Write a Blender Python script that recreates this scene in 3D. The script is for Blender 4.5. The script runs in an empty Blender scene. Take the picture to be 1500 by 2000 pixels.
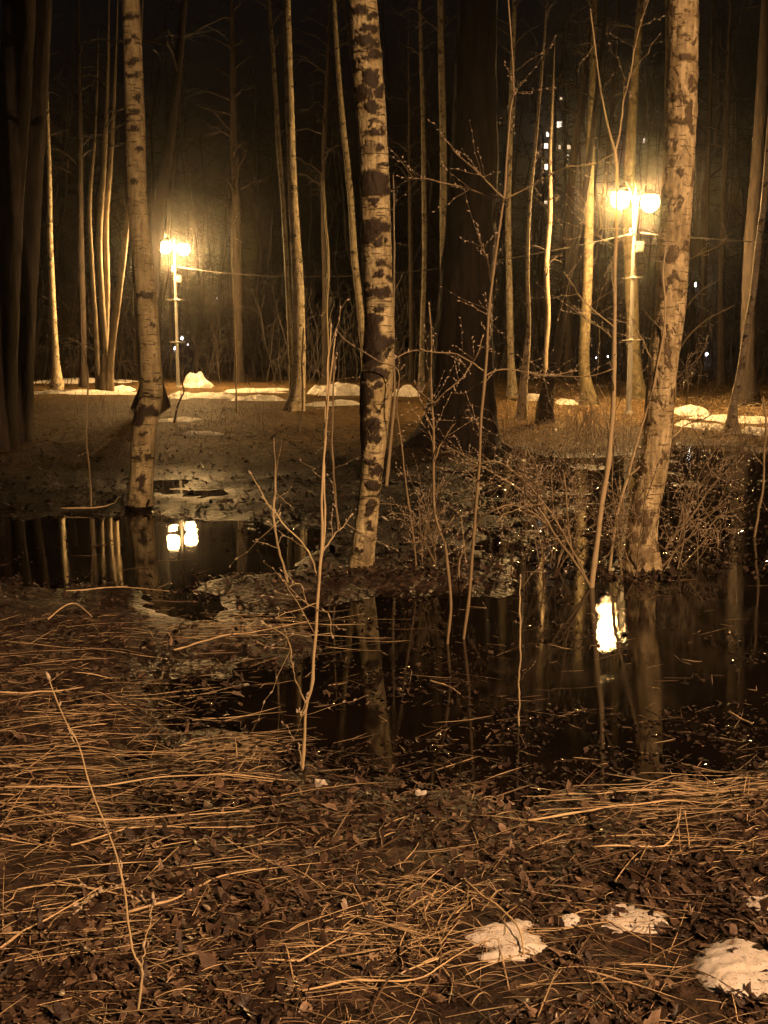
import bpy, math, random
import numpy as np
from mathutils import Vector

random.seed(7)
rng = np.random.default_rng(11)
R = math.radians
scene = bpy.context.scene
col = scene.collection

# ------------------------------------------------------------------ camera
FPX, HC, PITCH = 2180.0, 1.56, R(8.45)          # focal length in photo pixels, eye height, downward tilt
cam_d = bpy.data.cameras.new('camera'); cam = bpy.data.objects.new('camera', cam_d); col.objects.link(cam)
cam.location = (0, 0, HC); cam.rotation_euler = (R(90) - PITCH, 0, 0)
cam_d.sensor_fit = 'VERTICAL'; cam_d.sensor_height = 24.0; cam_d.lens = 24.0 * FPX / 2000.0
cam_d.clip_start = 0.05; cam_d.clip_end = 2000
scene.camera = cam
CP, SP = math.cos(PITCH), math.sin(PITCH)

# ------------------------------------------------------------------ sky (night), exposure, sampling
SUN_ELEV, SUN_ROT, SKY_STRENGTH = R(-3.6), R(200), 0.12
world = bpy.data.worlds.new('World'); scene.world = world; world.use_nodes = True
wn = world.node_tree
sky = wn.nodes.new('ShaderNodeTexSky'); sky.sky_type = 'NISHITA'; sky.sun_disc = False
sky.sun_elevation = SUN_ELEV; sky.sun_rotation = SUN_ROT
bg = wn.nodes['Background']; bg.inputs['Strength'].default_value = SKY_STRENGTH
wn.links.new(sky.outputs[0], bg.inputs['Color'])
scene.view_settings.view_transform = 'Standard'; scene.view_settings.look = 'None'
scene.view_settings.exposure = 0.0; scene.view_settings.gamma = 1.0; scene.view_settings.use_curve_mapping = False
cy = scene.cycles
cy.use_denoising = True; cy.caustics_reflective = False; cy.caustics_refractive = False
cy.max_bounces = 5; cy.diffuse_bounces = 2; cy.glossy_bounces = 3; cy.transmission_bounces = 3; cy.volume_bounces = 0
cy.sample_clamp_indirect = 4.0
LAMP_COL = (1.0, 0.57, 0.20)
STREET_COL = (1.0, 0.55, 0.27)
LAMP_L = 2200.0          # radiance of the park lamp bowls
STREET_L = 96000.0       # radiance of the tall street lamp behind the photographer

# ------------------------------------------------------------------ helpers: pixels of the photograph <-> the place
def P(px, py, Y):
    a, b = (px - 750.0) / FPX, (1000.0 - py) / FPX
    s = Y / (CP + SP * b)
    return np.array([a * s, Y, HC + s * (-SP + CP * b)])
def proj(X, Y, Z):
    zc = Y * CP - (Z - HC) * SP
    zc = np.maximum(zc, 0.2)
    up = Y * SP + (Z - HC) * CP
    return 750.0 + FPX * X / zc, 1000.0 - FPX * up / zc
def ydist(py, z=0.0):
    dep = PITCH + math.atan((py - 1000.0) / FPX)
    return (HC - z) / math.tan(max(dep, R(0.4)))

# ------------------------------------------------------------------ value noise
def _h(i, j, k, s):
    n = (i * 374761393 + j * 668265263 + k * 2147483647 + s * 974711) & 0xFFFFFFFF
    n = ((n ^ (n >> 13)) * 1274126177) & 0xFFFFFFFF
    n = (n ^ (n >> 16)) & 0xFFFFFFFF
    return n.astype(np.float64) / 4294967295.0
def vnoise(x, y, z=0.0, s=0):
    x = np.asarray(x, float); y = np.asarray(y, float); z = np.asarray(z, float) + np.zeros_like(x)
    i, j, k = np.floor(x).astype(np.int64), np.floor(y).astype(np.int64), np.floor(z).astype(np.int64)
    fx, fy, fz = x - i, y - j, z - k
    fx = fx * fx * (3 - 2 * fx); fy = fy * fy * (3 - 2 * fy); fz = fz * fz * (3 - 2 * fz)
    r = 0
    for a in (0, 1):
        for b in (0, 1):
            for c in (0, 1):
                w = (fx if a else 1 - fx) * (fy if b else 1 - fy) * (fz if c else 1 - fz)
                r = r + w * _h(i + a, j + b, k + c, s)
    return r * 2 - 1
def fbm(x, y, z=0.0, s=0, o=3):
    r, a, f = 0, 1.0, 1.0
    for q in range(o):
        r = r + a * vnoise(np.asarray(x) * f, np.asarray(y) * f, np.asarray(z) * f, s + q * 17); a *= 0.5; f *= 2.03
    return r

# ------------------------------------------------------------------ terrain
CTRL = [  # photo column, photo row, height above the water
 (-600,2300,.07),(750,2300,.07),(2100,2300,.07),
 (0,1950,.06),(500,1950,.06),(1000,1950,.06),(1500,1950,.06),(0,1750,.05),(400,1750,.04),(800,1750,.04),(1200,1750,.05),(1500,1750,.05),
 (0,1620,.05),(300,1640,.03),(600,1620,.025),(900,1620,.02),(1200,1620,.02),(1500,1610,.03),
 (0,1500,.06),(150,1450,.06),(300,1500,.03),(430,1480,.04),(520,1560,.005),(360,1570,.005),(600,1510,.02),
 (0,1350,.05),(150,1380,.05),(350,1320,.0),(430,1330,.0),(520,1400,.01),(0,1250,.05),(200,1240,.04),(400,1230,.02),(540,1250,.02),(600,1350,-.01),
 (0,1175,.02),(200,1170,.01),(360,1170,-.01),(500,1160,.03),(620,1150,.04),
 (-300,1080,-.12),(0,1080,-.12),(150,1090,-.12),(300,1080,-.13),(420,1080,-.12),(540,1080,-.05),(540,1030,.0),
 (0,975,.03),(150,965,.03),(250,975,.03),(330,955,.0),(420,985,.015),(520,960,.03),(620,1000,.04),
 (650,1100,.045),(720,1110,.06),(800,1120,.06),(880,1110,.06),(940,1130,.04),(760,1030,.05),(860,1000,.045),(960,1060,.02),
 (680,1220,-.04),(760,1300,-.07),(760,1200,-.01),(880,1200,-.05),(900,1300,-.08),(780,1400,-.07),(900,1420,-.08),(1000,1250,-.07),(1050,1400,-.08),(1150,1300,-.10),(1180,1200,-.09),(1200,1420,-.09),(1320,1300,-.10),(1320,1450,-.08),(1450,1250,-.10),(1450,1400,-.09),(1250,1500,-.07),(1080,1500,-.06),(900,1510,-.03),(760,1510,-.01),(1400,1510,-.03),(1700,1300,-.1),(1700,1450,-.06),(1700,1560,.02),
 (650,1450,-.02),(680,1560,.01),(900,1570,.005),(1100,1570,.0),(1300,1560,.01),(1480,1545,.03),
 (1050,1130,-.02),(1050,1010,-.012),(1150,1080,-.03),(1250,1110,.015),(1290,1120,.0),(1150,960,-.02),(1200,1020,-.03),(1100,950,-.012),(1250,950,-.015),(1350,1080,-.04),(1450,1080,-.06),(1380,1000,-.04),(1480,980,-.05),(1320,940,-.018),(1450,920,-.012),(1600,1000,-.05),
 (1000,930,-.02),(1100,915,-.02),(900,940,.01),(1200,905,-.015),(1000,893,.0),(1100,880,.03),(1300,890,.0),(1500,890,-.01),(1400,905,-.02),
 (-200,900,.05),(100,900,.06),(300,890,.06),(500,890,.06),(700,900,.06),(850,880,.07),
 (0,840,.12),(300,840,.12),(600,840,.12),(900,845,.12),(1200,845,.13),(1500,850,.10),
 (0,800,.22),(400,800,.22),(800,800,.24),(1200,800,.27),(1500,800,.26),
 (-500,760,.33),(0,760,.33),(400,760,.33),(800,765,.35),(1200,775,.36),(1500,775,.36),(2000,770,.36),
 (-800,730,.36),(0,730,.36),(750,730,.4),(1500,730,.42),(0,695,.5),(750,695,.5),(1500,695,.5)]
_cx = np.array([c[0] for c in CTRL]) / 170.0
_cy = np.array([math.log(ydist(c[1])) for c in CTRL]) / 0.16
_ch = np.array([c[2] for c in CTRL])
def terrain(X, Y):
    X = np.asarray(X, float); Y = np.asarray(Y, float)
    sh = X.shape; X = X.ravel(); Y = Y.ravel()
    out = np.empty_like(X)
    for a in range(0, len(X), 20000):
        x, y = X[a:a + 20000], np.maximum(Y[a:a + 20000], 1.6)
        px = np.clip(proj(x, y, 0 * x)[0], -900, 2400) / 170.0
        ly = np.log(np.minimum(y, 70.0)) / 0.16
        d2 = (px[:, None] - _cx) ** 2 + (ly[:, None] - _cy) ** 2 + 0.05
        w = d2 ** -2.2
        out[a:a + 20000] = (w * _ch).sum(1) / w.sum(1)
    d = np.hypot(X, Y)
    n = fbm(X / 0.9, Y / 0.9, 0, 3, 4) * 0.020 + fbm(X / 0.3, Y / 0.45, 0, 31, 2) * 0.012 * np.clip((Y - 5) / 3, 0, 1) * np.clip((19 - Y) / 5, 0, 1) + fbm(X / 0.16, Y / 0.16, 0, 9, 2) * 0.008 * np.clip(1.5 - d / 14, 0, 1)
    n = n + fbm(X / 5, Y / 5, 0, 5, 2) * 0.06 * np.clip((Y - 12) / 12, 0, 1)
    n = n + fbm(X / 40, Y / 40, 0, 6, 2) * 1.2 * np.clip((d - 60) / 100, 0, 1)
    return (out + n).reshape(sh)
def tz(x, y): return float(terrain(np.array([x]), np.array([y]))[0])
def G(px, py):
    """the point of the ground seen at this place of the photograph"""
    a, b = (px - 750.0) / FPX, (1000.0 - py) / FPX
    d = np.array([a, CP + SP * b, -SP + CP * b])
    ys = np.concatenate([np.arange(1.5, 14, 0.05), np.arange(14, 70, 0.2)])
    s = ys / d[1]
    z = HC + s * d[2]
    hh = np.maximum(terrain(a * s, ys), 0)
    k = np.argmax(z <= hh) if (z <= hh).any() else len(ys) - 1
    return np.array([a * s[k], ys[k], hh[k]])

# ------------------------------------------------------------------ mesh builder
class MB:
    def __init__(s): s.v, s.f4, s.f3, s.n, s.at = [], [], [], 0, []
    def add(s, v, quads=None, tris=None, at=None):
        v = np.asarray(v, float).reshape(-1, 3)
        if quads is not None and len(quads): s.f4.append(np.asarray(quads, np.int64) + s.n)
        if tris is not None and len(tris): s.f3.append(np.asarray(tris, np.int64) + s.n)
        s.v.append(v); s.at.append(np.zeros(len(v)) + (0 if at is None else at)); s.n += len(v)
    def tube(s, pts, rad, sides=6, at=None, cap=True):
        pts = np.asarray(pts, float); n = len(pts)
        rad = np.zeros(n) + np.asarray(rad, float)
        t = np.gradient(pts, axis=0); t /= np.linalg.norm(t, axis=1)[:, None] + 1e-9
        ref = np.array([0, 1.0, 0]) if abs(t[:, 1]).mean() < 0.8 else np.array([1.0, 0, 0])
        u = np.cross(t, ref); u /= np.linalg.norm(u, axis=1)[:, None] + 1e-9
        w = np.cross(t, u)
        an = np.arange(sides) * 2 * np.pi / sides
        ring = (np.cos(an)[None, :, None] * u[:, None, :] + np.sin(an)[None, :, None] * w[:, None, :])
        v = pts[:, None, :] + ring * rad[:, None, None]
        i = np.arange(n - 1)[:, None] * sides; j = np.arange(sides)[None, :]; j2 = (j + 1) % sides
        q = np.stack([i + j, i + j2, i + sides + j2, i + sides + j], -1).reshape(-1, 4)
        vv = v.reshape(-1, 3)
        tr = None
        if cap:
            vv = np.vstack([vv, pts[:1], pts[-1:]]); a, b = n * sides, n * sides + 1
            jj = np.arange(sides); k2 = (jj + 1) % sides
            tr = np.vstack([np.stack([jj * 0 + a, k2, jj], 1), np.stack([jj * 0 + b, (n - 1) * sides + jj, (n - 1) * sides + k2], 1)])
        s.add(vv, q, tr, at)
    def box(s, c, size, rz=0.0, at=None):
        c = np.asarray(c, float); h = np.asarray(size, float) / 2
        v = np.array([[x, y, z] for z in (-1, 1) for y in (-1, 1) for x in (-1, 1)], float) * h
        ca, sa = math.cos(rz), math.sin(rz)
        v = np.stack([v[:, 0] * ca - v[:, 1] * sa, v[:, 0] * sa + v[:, 1] * ca, v[:, 2]], 1) + c
        s.add(v, [[0, 2, 3, 1], [4, 5, 7, 6], [0, 1, 5, 4], [2, 6, 7, 3], [0, 4, 6, 2], [1, 3, 7, 5]], None, at)
    def ribbon(s, pts, w, roll, at=None):
        pts = np.asarray(pts, float); n = len(pts); t = np.gradient(pts, axis=0); t /= np.linalg.norm(t, axis=1)[:, None] + 1e-9
        u = np.cross(t, [0, 0, 1.0]); u /= np.linalg.norm(u, axis=1)[:, None] + 1e-9; k = np.cross(u, t)
        a = np.asarray(roll)[:, None]; d = u * np.cos(a) + k * np.sin(a); q = -u * np.sin(a) + k * np.cos(a)
        w = np.asarray(w)[:, None]
        v = np.stack([pts - d * w, pts + q * w * .35, pts + d * w, pts - q * w * .2], 1).reshape(-1, 3)
        i = np.arange(n - 1)[:, None] * 4; j = np.arange(4)[None, :]; j2 = (j + 1) % 4
        s.add(v, np.stack([i + j, i + j2, i + 4 + j2, i + 4 + j], -1).reshape(-1, 4), None, at)
    def lathe(s, c, prof, sides=20):
        prof = np.asarray(prof, float); an = np.arange(sides) * 2 * np.pi / sides
        v = np.stack([prof[:, 0][:, None] * np.cos(an), prof[:, 0][:, None] * np.sin(an), prof[:, 1][:, None] + 0 * an], -1) + np.asarray(c, float)
        n = len(prof); i = np.arange(n - 1)[:, None] * sides; j = np.arange(sides)[None, :]; j2 = (j + 1) % sides
        q = np.stack([i + j, i + j2, i + sides + j2, i + sides + j], -1).reshape(-1, 4)
        s.add(v.reshape(-1, 3), q)
    def build(s, name, mat, parent=None, origin=(0, 0, 0), smooth=True, attr='tone'):
        v = np.vstack(s.v) - np.asarray(origin, float)
        me = bpy.data.meshes.new(name)
        f4 = np.vstack(s.f4) if s.f4 else np.zeros((0, 4), np.int64)
        f3 = np.vstack(s.f3) if s.f3 else np.zeros((0, 3), np.int64)
        loops = np.concatenate([f4.ravel(), f3.ravel()]).astype(np.int32)
        tot = np.concatenate([np.full(len(f4), 4), np.full(len(f3), 3)]).astype(np.int32)
        st = np.concatenate([[0], np.cumsum(tot)[:-1]]).astype(np.int32)
        me.vertices.add(len(v)); me.vertices.foreach_set('co', v.ravel().astype(np.float32))
        me.loops.add(len(loops)); me.loops.foreach_set('vertex_index', loops)
        me.polygons.add(len(tot)); me.polygons.foreach_set('loop_start', st); me.polygons.foreach_set('loop_total', tot)
        me.polygons.foreach_set('use_smooth', np.full(len(tot), smooth))
        a = me.attributes.new(attr, 'FLOAT', 'POINT'); a.data.foreach_set('value', np.concatenate(s.at).astype(np.float32))
        me.update(calc_edges=True); me.validate()
        me.materials.append(mat)
        o = bpy.data.objects.new(name, me); col.objects.link(o)
        if parent is not None: o.parent = parent
        else: o.location = origin
        return o
def empty(name, loc, label, cat, group=None):
    o = bpy.data.objects.new(name, None); col.objects.link(o); o.location = loc
    o.empty_display_size = 0.2
    return tag(o, label, cat, group)
def tag(o, label=None, cat=None, group=None, kind=None):
    if label: o['label'] = label
    if cat: o['category'] = cat
    if group: o['group'] = group
    if kind: o['kind'] = kind
    return o
def spline(pts, n):
    p = np.asarray(pts, float); m = len(p)
    if m == 2: return p[0] + (p[1] - p[0]) * np.linspace(0, 1, n)[:, None]
    d = np.concatenate([[0], np.cumsum(np.linalg.norm(np.diff(p[:, :3], axis=0), axis=1))])
    t = np.linspace(0, d[-1], n); k = np.clip(np.searchsorted(d, t, 'right') - 1, 0, m - 2)
    u = ((t - d[k]) / (d[k + 1] - d[k] + 1e-9))[:, None]
    tan = np.gradient(p, d, axis=0); h = (d[k + 1] - d[k])[:, None]
    return ((2*u**3 - 3*u**2 + 1) * p[k] + (u**3 - 2*u**2 + u) * h * tan[k] + (-2*u**3 + 3*u**2) * p[k + 1] + (u**3 - u**2) * h * tan[k + 1])

# ------------------------------------------------------------------ materials
def mat(name):
    m = bpy.data.materials.new(name); m.use_nodes = True
    n = m.node_tree; return m, n, n.nodes['Principled BSDF']
def node(n, t, **kw):
    o = n.nodes.new(t)
    for k, v in kw.items(): setattr(o, k, v)
    return o
def noise(n, vec, scale, detail=3, rough=0.55, dist=0.0):
    t = node(n, 'ShaderNodeTexNoise'); t.inputs['Scale'].default_value = scale
    t.inputs['Detail'].default_value = detail; t.inputs['Roughness'].default_value = rough; t.inputs['Distortion'].default_value = dist
    n.links.new(vec, t.inputs['Vector']); return t.outputs['Fac']
def ramp(n, fac, stops):
    r = node(n, 'ShaderNodeValToRGB'); e = r.color_ramp.elements
    while len(e) < len(stops): e.new(0.5)
    for i, (p, c) in enumerate(stops):
        e[i].position = p; e[i].color = (c if len(c) == 4 else (*c, 1))
    n.links.new(fac, r.inputs[0]); return r.outputs[0]
def mapping(n, vec, sc):
    m = node(n, 'ShaderNodeMapping'); m.inputs['Scale'].default_value = sc; n.links.new(vec, m.inputs[0]); return m.outputs[0]
def mixc(n, fac, a, b, mode='MIX'):
    m = node(n, 'ShaderNodeMix', data_type='RGBA', blend_type=mode)
    for s_, v in ((0, fac), (6, a), (7, b)):
        if isinstance(v, (int, float)): m.inputs[s_].default_value = v
        elif isinstance(v, tuple): m.inputs[s_].default_value = (*v, 1)
        else: n.links.new(v, m.inputs[s_])
    return m.outputs[2]
def mth(n, op, a, b=0.0, clamp=False):
    m = node(n, 'ShaderNodeMath', operation=op, use_clamp=clamp)
    for i, v in enumerate((a, b)):
        if isinstance(v, (int, float)): m.inputs[i].default_value = v
        else: n.links.new(v, m.inputs[i])
    return m.outputs[0]
def bump(n, bsdf, h, strength, dist=0.01):
    b = node(n, 'ShaderNodeBump'); b.inputs['Strength'].default_value = strength; b.inputs['Distance'].default_value = dist
    n.links.new(h, b.inputs['Height']); n.links.new(b.outputs[0], bsdf.inputs['Normal'])
def attr(n, name):
    a = node(n, 'ShaderNodeAttribute'); a.attribute_name = name; return a.outputs['Fac']
BLK, WHT = (0, 0, 0), (1, 1, 1)

def bark_birch(name, light, olive, dark, cover=0.40, patch=(5.5, 5.5, 10), moss=0.45):
    m, n, b = mat(name)
    tc = node(n, 'ShaderNodeTexCoord').outputs['Object']
    n1 = noise(n, mapping(n, tc, patch), 1.0, 4, 0.6, 0.7)
    n2 = noise(n, mapping(n, tc, (8, 8, 70)), 1.0, 2, 0.5)
    n3 = noise(n, mapping(n, tc, (9, 9, 5)), 1.0, 3, 0.6)
    n4 = noise(n, mapping(n, tc, (60, 60, 60)), 1.0, 2, 0.6)
    pm = ramp(n, n1, [(cover - 0.035, WHT), (cover + 0.03, BLK)])
    lm = ramp(n, n2, [(0.33, WHT), (0.38, BLK)])
    n5 = noise(n, mapping(n, tc, (26, 26, 34)), 1.0, 3, 0.6, 0.5); sm = ramp(n, n5, [(0.30, WHT), (0.36, BLK)])
    n6 = noise(n, mapping(n, tc, (30, 30, 5)), 1.0, 4, 0.65)
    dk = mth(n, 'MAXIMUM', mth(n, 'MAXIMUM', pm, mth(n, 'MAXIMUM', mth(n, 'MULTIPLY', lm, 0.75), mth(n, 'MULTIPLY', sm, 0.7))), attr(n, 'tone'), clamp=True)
    base = mixc(n, ramp(n, n3, [(moss - 0.12, BLK), (moss + 0.2, WHT)]), light, olive)
    base = mixc(n, ramp(n, n4, [(0.3, (.35,.35,.35)), (0.6, BLK)]), base, tuple(0.5 * c for c in olive))
    base = mixc(n, ramp(n, n6, [(0.36, (.55, .55, .55)), (0.55, BLK)]), base, tuple(0.35 * c for c in olive))
    dcol = mixc(n, n4, dark, tuple(2.6 * c for c in dark))
    n.links.new(mixc(n, dk, base, dcol), b.inputs['Base Color'])
    b.inputs['Roughness'].default_value = 0.7
    h = mth(n, 'ADD', mth(n, 'MULTIPLY', dk, 0.7), mth(n, 'ADD', mth(n, 'MULTIPLY', n4, 0.35), mth(n, 'ADD', mth(n, 'MULTIPLY', n3, 0.3), mth(n, 'MULTIPLY', n6, 0.7))))
    bump(n, b, h, 1.0, 0.014)
    return m
def bark_rough(name, c1, c2, sc=(14, 14, 3)):
    m, n, b = mat(name)
    tc = node(n, 'ShaderNodeTexCoord').outputs['Object']
    n1 = noise(n, mapping(n, tc, sc), 1.0, 5, 0.65, 0.4); n2 = noise(n, tc, 2.2, 3)
    n.links.new(mixc(n, mth(n, 'MULTIPLY', n2, 0.35), ramp(n, n1, [(0.35, c1), (0.68, c2)]), tuple(0.6 * (a + bb) / 2 for a, bb in zip(c1, c2))), b.inputs['Base Color'])
    b.inputs['Roughness'].default_value = 0.85; bump(n, b, n1, 1.0, 0.03)
    return m
def plain(name, c, rough=0.6, var=0.35, sc=30.0, metal=0.0, spec=0.5, tone=0.0):
    m, n, b = mat(name)
    tc = node(n, 'ShaderNodeTexCoord').outputs['Object']
    n1 = noise(n, tc, sc, 3)
    f = mth(n, 'ADD', mth(n, 'MULTIPLY', n1, var), 1 - var * 0.5)
    if tone: f = mth(n, 'MULTIPLY', f, mth(n, 'ADD', mth(n, 'MULTIPLY', attr(n, 'tone'), tone), 1 - tone * 0.5))
    mx = node(n, 'ShaderNodeVectorMath', operation='SCALE'); mx.inputs[0].default_value = c; n.links.new(f, mx.inputs['Scale'])
    n.links.new(mx.outputs[0], b.inputs['Base Color'])
    b.inputs['Roughness'].default_value = rough; b.inputs['Metallic'].default_value = metal; b.inputs['Specular IOR Level'].default_value = spec
    bump(n, b, n1, 0.25, 0.004)
    return m
def glow(name, c, s):
    m, n, b = mat(name)
    b.inputs['Base Color'].default_value = (.8, .8, .8, 1)
    tc = node(n, 'ShaderNodeTexCoord').outputs['Object']
    v = noise(n, tc, 6.0, 1)
    b.inputs['Emission Color'].default_value = (*c, 1)
    n.links.new(mth(n, 'MULTIPLY', mth(n, 'ADD', mth(n, 'MULTIPLY', v, 0.2), 0.9), s), b.inputs['Emission Strength'])
    return m

M_birch = bark_birch('birch_bark_pale', (.86, .76, .45), (.46, .37, .18), (.022, .015, .009), 0.38)
M_birch_left = bark_birch('birch_bark_olive', (.74, .64, .36), (.42, .34, .17), (.030, .022, .014), 0.33, (4, 4, 12))
M_birch_right = bark_birch('birch_bark_mottled', (.84, .71, .42), (.30, .225, .10), (.07, .05, .026), 0.42, (15, 15, 9), 0.53)
M_birch_lamp = bark_birch('birch_bark_mossy', (.26, .21, .12), (.13, .105, .05), (.03, .022, .012), 0.42, (6, 6, 9), 0.38)
M_birch_far = bark_birch('birch_bark_far', (.82, .72, .53), (.50, .41, .25), (.03, .022, .014), 0.40, (7, 7, 9))
M_aspen = bark_rough('smooth_grey_bark', (.18, .145, .10), (.42, .34, .23), (4, 4, 2.5))
M_shade = bark_rough('shaded_smooth_bark', (.035, .027, .02), (.12, .095, .07), (7, 7, 1.6))  # smooth bark darkened, the unlit look of these trunks is in the colour
M_dark = bark_rough('dark_furrowed_bark', (.018, .013, .009), (.07, .05, .034))
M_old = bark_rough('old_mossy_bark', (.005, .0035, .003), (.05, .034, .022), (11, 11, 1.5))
M_birch_dim = bark_birch('birch_bark_shaded', (.36, .31, .23), (.20, .165, .10), (.02, .015, .010), 0.42, (7, 7, 9))  # far birch bark with colours roughly halved, weak light painted in
M_twig = plain('twig_bark', (.30, .235, .135), 0.5, 0.5, 40)
M_stem = plain('pale_stem_bark', (.54, .44, .26), 0.5, 0.4, 40)
M_bud = plain('willow_bud', (.5, .42, .32), 0.6, 0.3, 60)
M_crown = plain('crown_twigs', (.036, .027, .021), 0.7, 0.4, 10)
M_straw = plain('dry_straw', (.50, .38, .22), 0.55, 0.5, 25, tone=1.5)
M_bankgrass = plain('shaded_dead_grass', (.10, .07, .037), 0.6, 0.5, 25, tone=1.4)  # bank grass coloured darker, the dimness of the bank put into it
M_stick = plain('wet_stick', (.17, .11, .065), 0.4, 0.5, 30)
M_metal = plain('galvanised_post', (.34, .33, .30), 0.45, 0.2, 12, 0.3)
M_cap = plain('lamp_cap_metal', (.10, .10, .10), 0.5, 0.2, 12, 0.5)
M_cable = plain('cable_sheath', (.12, .11, .10), 0.5, 0.2, 12)
def bowl_mat():
    m, n, b = mat('lit_lamp_bowl'); b.inputs['Base Color'].default_value = (.8, .8, .8, 1)
    sp = node(n, 'ShaderNodeSeparateXYZ'); n.links.new(node(n, 'ShaderNodeNewGeometry').outputs['Normal'], sp.inputs[0])
    dn = mth(n, 'POWER', mth(n, 'MAXIMUM', mth(n, 'MULTIPLY', sp.outputs['Z'], -1.0), 0.0), 1.6)     # the bulb's reflector throws most light downward
    up = mth(n, 'SUBTRACT', 1.0, mth(n, 'MULTIPLY', mth(n, 'MAXIMUM', sp.outputs['Z'], 0.0), 1.35), clamp=True)
    b.inputs['Emission Color'].default_value = (*LAMP_COL, 1)
    n.links.new(mth(n, 'MULTIPLY', mth(n, 'ADD', mth(n, 'MULTIPLY', dn, 0.6), mth(n, 'MULTIPLY', up, 0.4)), LAMP_L), b.inputs['Emission Strength'])
    return m
M_globe = bowl_mat()

def ground_mat():
    m, n, b = mat('wet_leaf_ground')
    g = node(n, 'ShaderNodeNewGeometry').outputs['Position']
    n1 = noise(n, g, 2.2, 4, 0.6); n2 = noise(n, g, 24, 4, 0.65, 0.4); n3 = noise(n, g, 90, 3, 0.6)
    vo = node(n, 'ShaderNodeTexVoronoi'); vo.inputs['Scale'].default_value = 22; n.links.new(g, vo.inputs['Vector'])
    hv = node(n, 'ShaderNodeSeparateColor'); n.links.new(vo.outputs['Color'], hv.inputs[0])
    c = ramp(n, n2, [(0.30, (.008, .005, .004)), (0.5, (.027, .016, .012)), (0.72, (.09, .056, .036))])
    lf = ramp(n, hv.outputs[0], [(0.0, (.018, .011, .008)), (0.6, (.05, .031, .021)), (1.0, (.13, .085, .057))])
    c = mixc(n, ramp(n, n1, [(0.38, (.25, .25, .25)), (0.66, (.9, .9, .9))]), c, lf)
    sp = node(n, 'ShaderNodeSeparateXYZ'); n.links.new(g, sp.inputs[0])
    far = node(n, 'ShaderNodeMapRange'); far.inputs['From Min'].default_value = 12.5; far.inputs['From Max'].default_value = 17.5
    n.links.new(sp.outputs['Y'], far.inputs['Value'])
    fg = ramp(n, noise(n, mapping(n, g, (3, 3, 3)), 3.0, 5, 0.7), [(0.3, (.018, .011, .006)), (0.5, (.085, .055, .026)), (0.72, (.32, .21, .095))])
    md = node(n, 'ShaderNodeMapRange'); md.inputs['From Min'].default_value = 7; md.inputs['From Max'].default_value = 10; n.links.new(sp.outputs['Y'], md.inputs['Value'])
    c = mixc(n, md.outputs[0], c, ramp(n, noise(n, g, 4.5, 6, 0.75), [(0.34, (.03, .028, .028)), (0.50, (.10, .09, .09)), (0.66, (.55, .48, .44))]), 'MULTIPLY')  # ground beyond the near pools darkened in colour to stand for weak light
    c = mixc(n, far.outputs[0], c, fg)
    wet = node(n, 'ShaderNodeMapRange'); wet.inputs['From Min'].default_value = 0.0; wet.inputs['From Max'].default_value = 0.05
    n.links.new(sp.outputs['Z'], wet.inputs['Value'])
    c = mixc(n, wet.outputs[0], mixc(n, 0.7, c, (.006, .004, .003)), c)
    n.links.new(c, b.inputs['Base Color'])
    n.links.new(mth(n, 'SUBTRACT', 0.26, mth(n, 'MULTIPLY', md.outputs[0], 0.21)), b.inputs['Specular IOR Level'])
    rr = mth(n, 'ADD', mth(n, 'MULTIPLY', wet.outputs[0], 0.33), mth(n, 'MULTIPLY', n2, 0.5))
    n.links.new(mth(n, 'ADD', rr, 0.08), b.inputs['Roughness'])
    h = mth(n, 'ADD', mth(n, 'MULTIPLY', n2, 1.0), mth(n, 'ADD', mth(n, 'MULTIPLY', n3, 0.4), mth(n, 'MULTIPLY', vo.outputs['Distance'], 0.8)))
    bump(n, b, h, 0.9, 0.02)
    return m
def water_mat():
    m, n, b = mat('still_black_water')
    g = node(n, 'ShaderNodeNewGeometry').outputs['Position']
    n.links.new(ramp(n, noise(n, g, 1.5, 3), [(0.3, (.004, .003, .002)), (0.7, (.012, .008, .005))]), b.inputs['Base Color'])
    sx = node(n, 'ShaderNodeSeparateXYZ'); n.links.new(g, sx.inputs[0])
    rx = node(n, 'ShaderNodeMapRange'); rx.inputs['From Min'].default_value = .2; rx.inputs['From Max'].default_value = 1.0; n.links.new(sx.outputs['X'], rx.inputs['Value'])
    b.inputs['Roughness'].default_value = 0.012; b.inputs['IOR'].default_value = 1.36
    bump(n, b, mth(n, 'ADD', mth(n, 'MULTIPLY', noise(n, g, 4.0, 2, 0.5), 0.025), mth(n, 'MULTIPLY', mth(n, 'MULTIPLY', noise(n, g, 64.0, 3, 0.65), ramp(n, noise(n, g, 1.7, 2), [(0.38, (.10, .10, .10)), (0.72, WHT)])), mth(n, 'ADD', 0.10, mth(n, 'MULTIPLY', rx.outputs[0], 0.12)))), 0.055, 0.03)
    return m
def leaf_mat(name='wet_dead_leaf', coat=.22, cr=.18, spec=.5):
    m, n, b = mat(name)
    t = attr(n, 'tone')
    g = node(n, 'ShaderNodeNewGeometry').outputs['Position']
    c = ramp(n, t, [(0.0, (.012, .007, .006)), (0.40, (.05, .030, .021)), (0.70, (.17, .11, .072)), (1.0, (.48, .34, .23))])
    n.links.new(mixc(n, mth(n, 'MULTIPLY', noise(n, g, 60, 2), 0.5), c, (.03, .02, .012)), b.inputs['Base Color'])
    b.inputs['Roughness'].default_value = 0.48
    b.inputs['Coat Weight'].default_value = coat; b.inputs['Coat Roughness'].default_value = cr; b.inputs['Coat IOR'].default_value = 1.7 if coat > .5 else 1.5
    bump(n, b, noise(n, g, 170, 3, 0.6), 0.6, 0.004)
    return m
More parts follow.
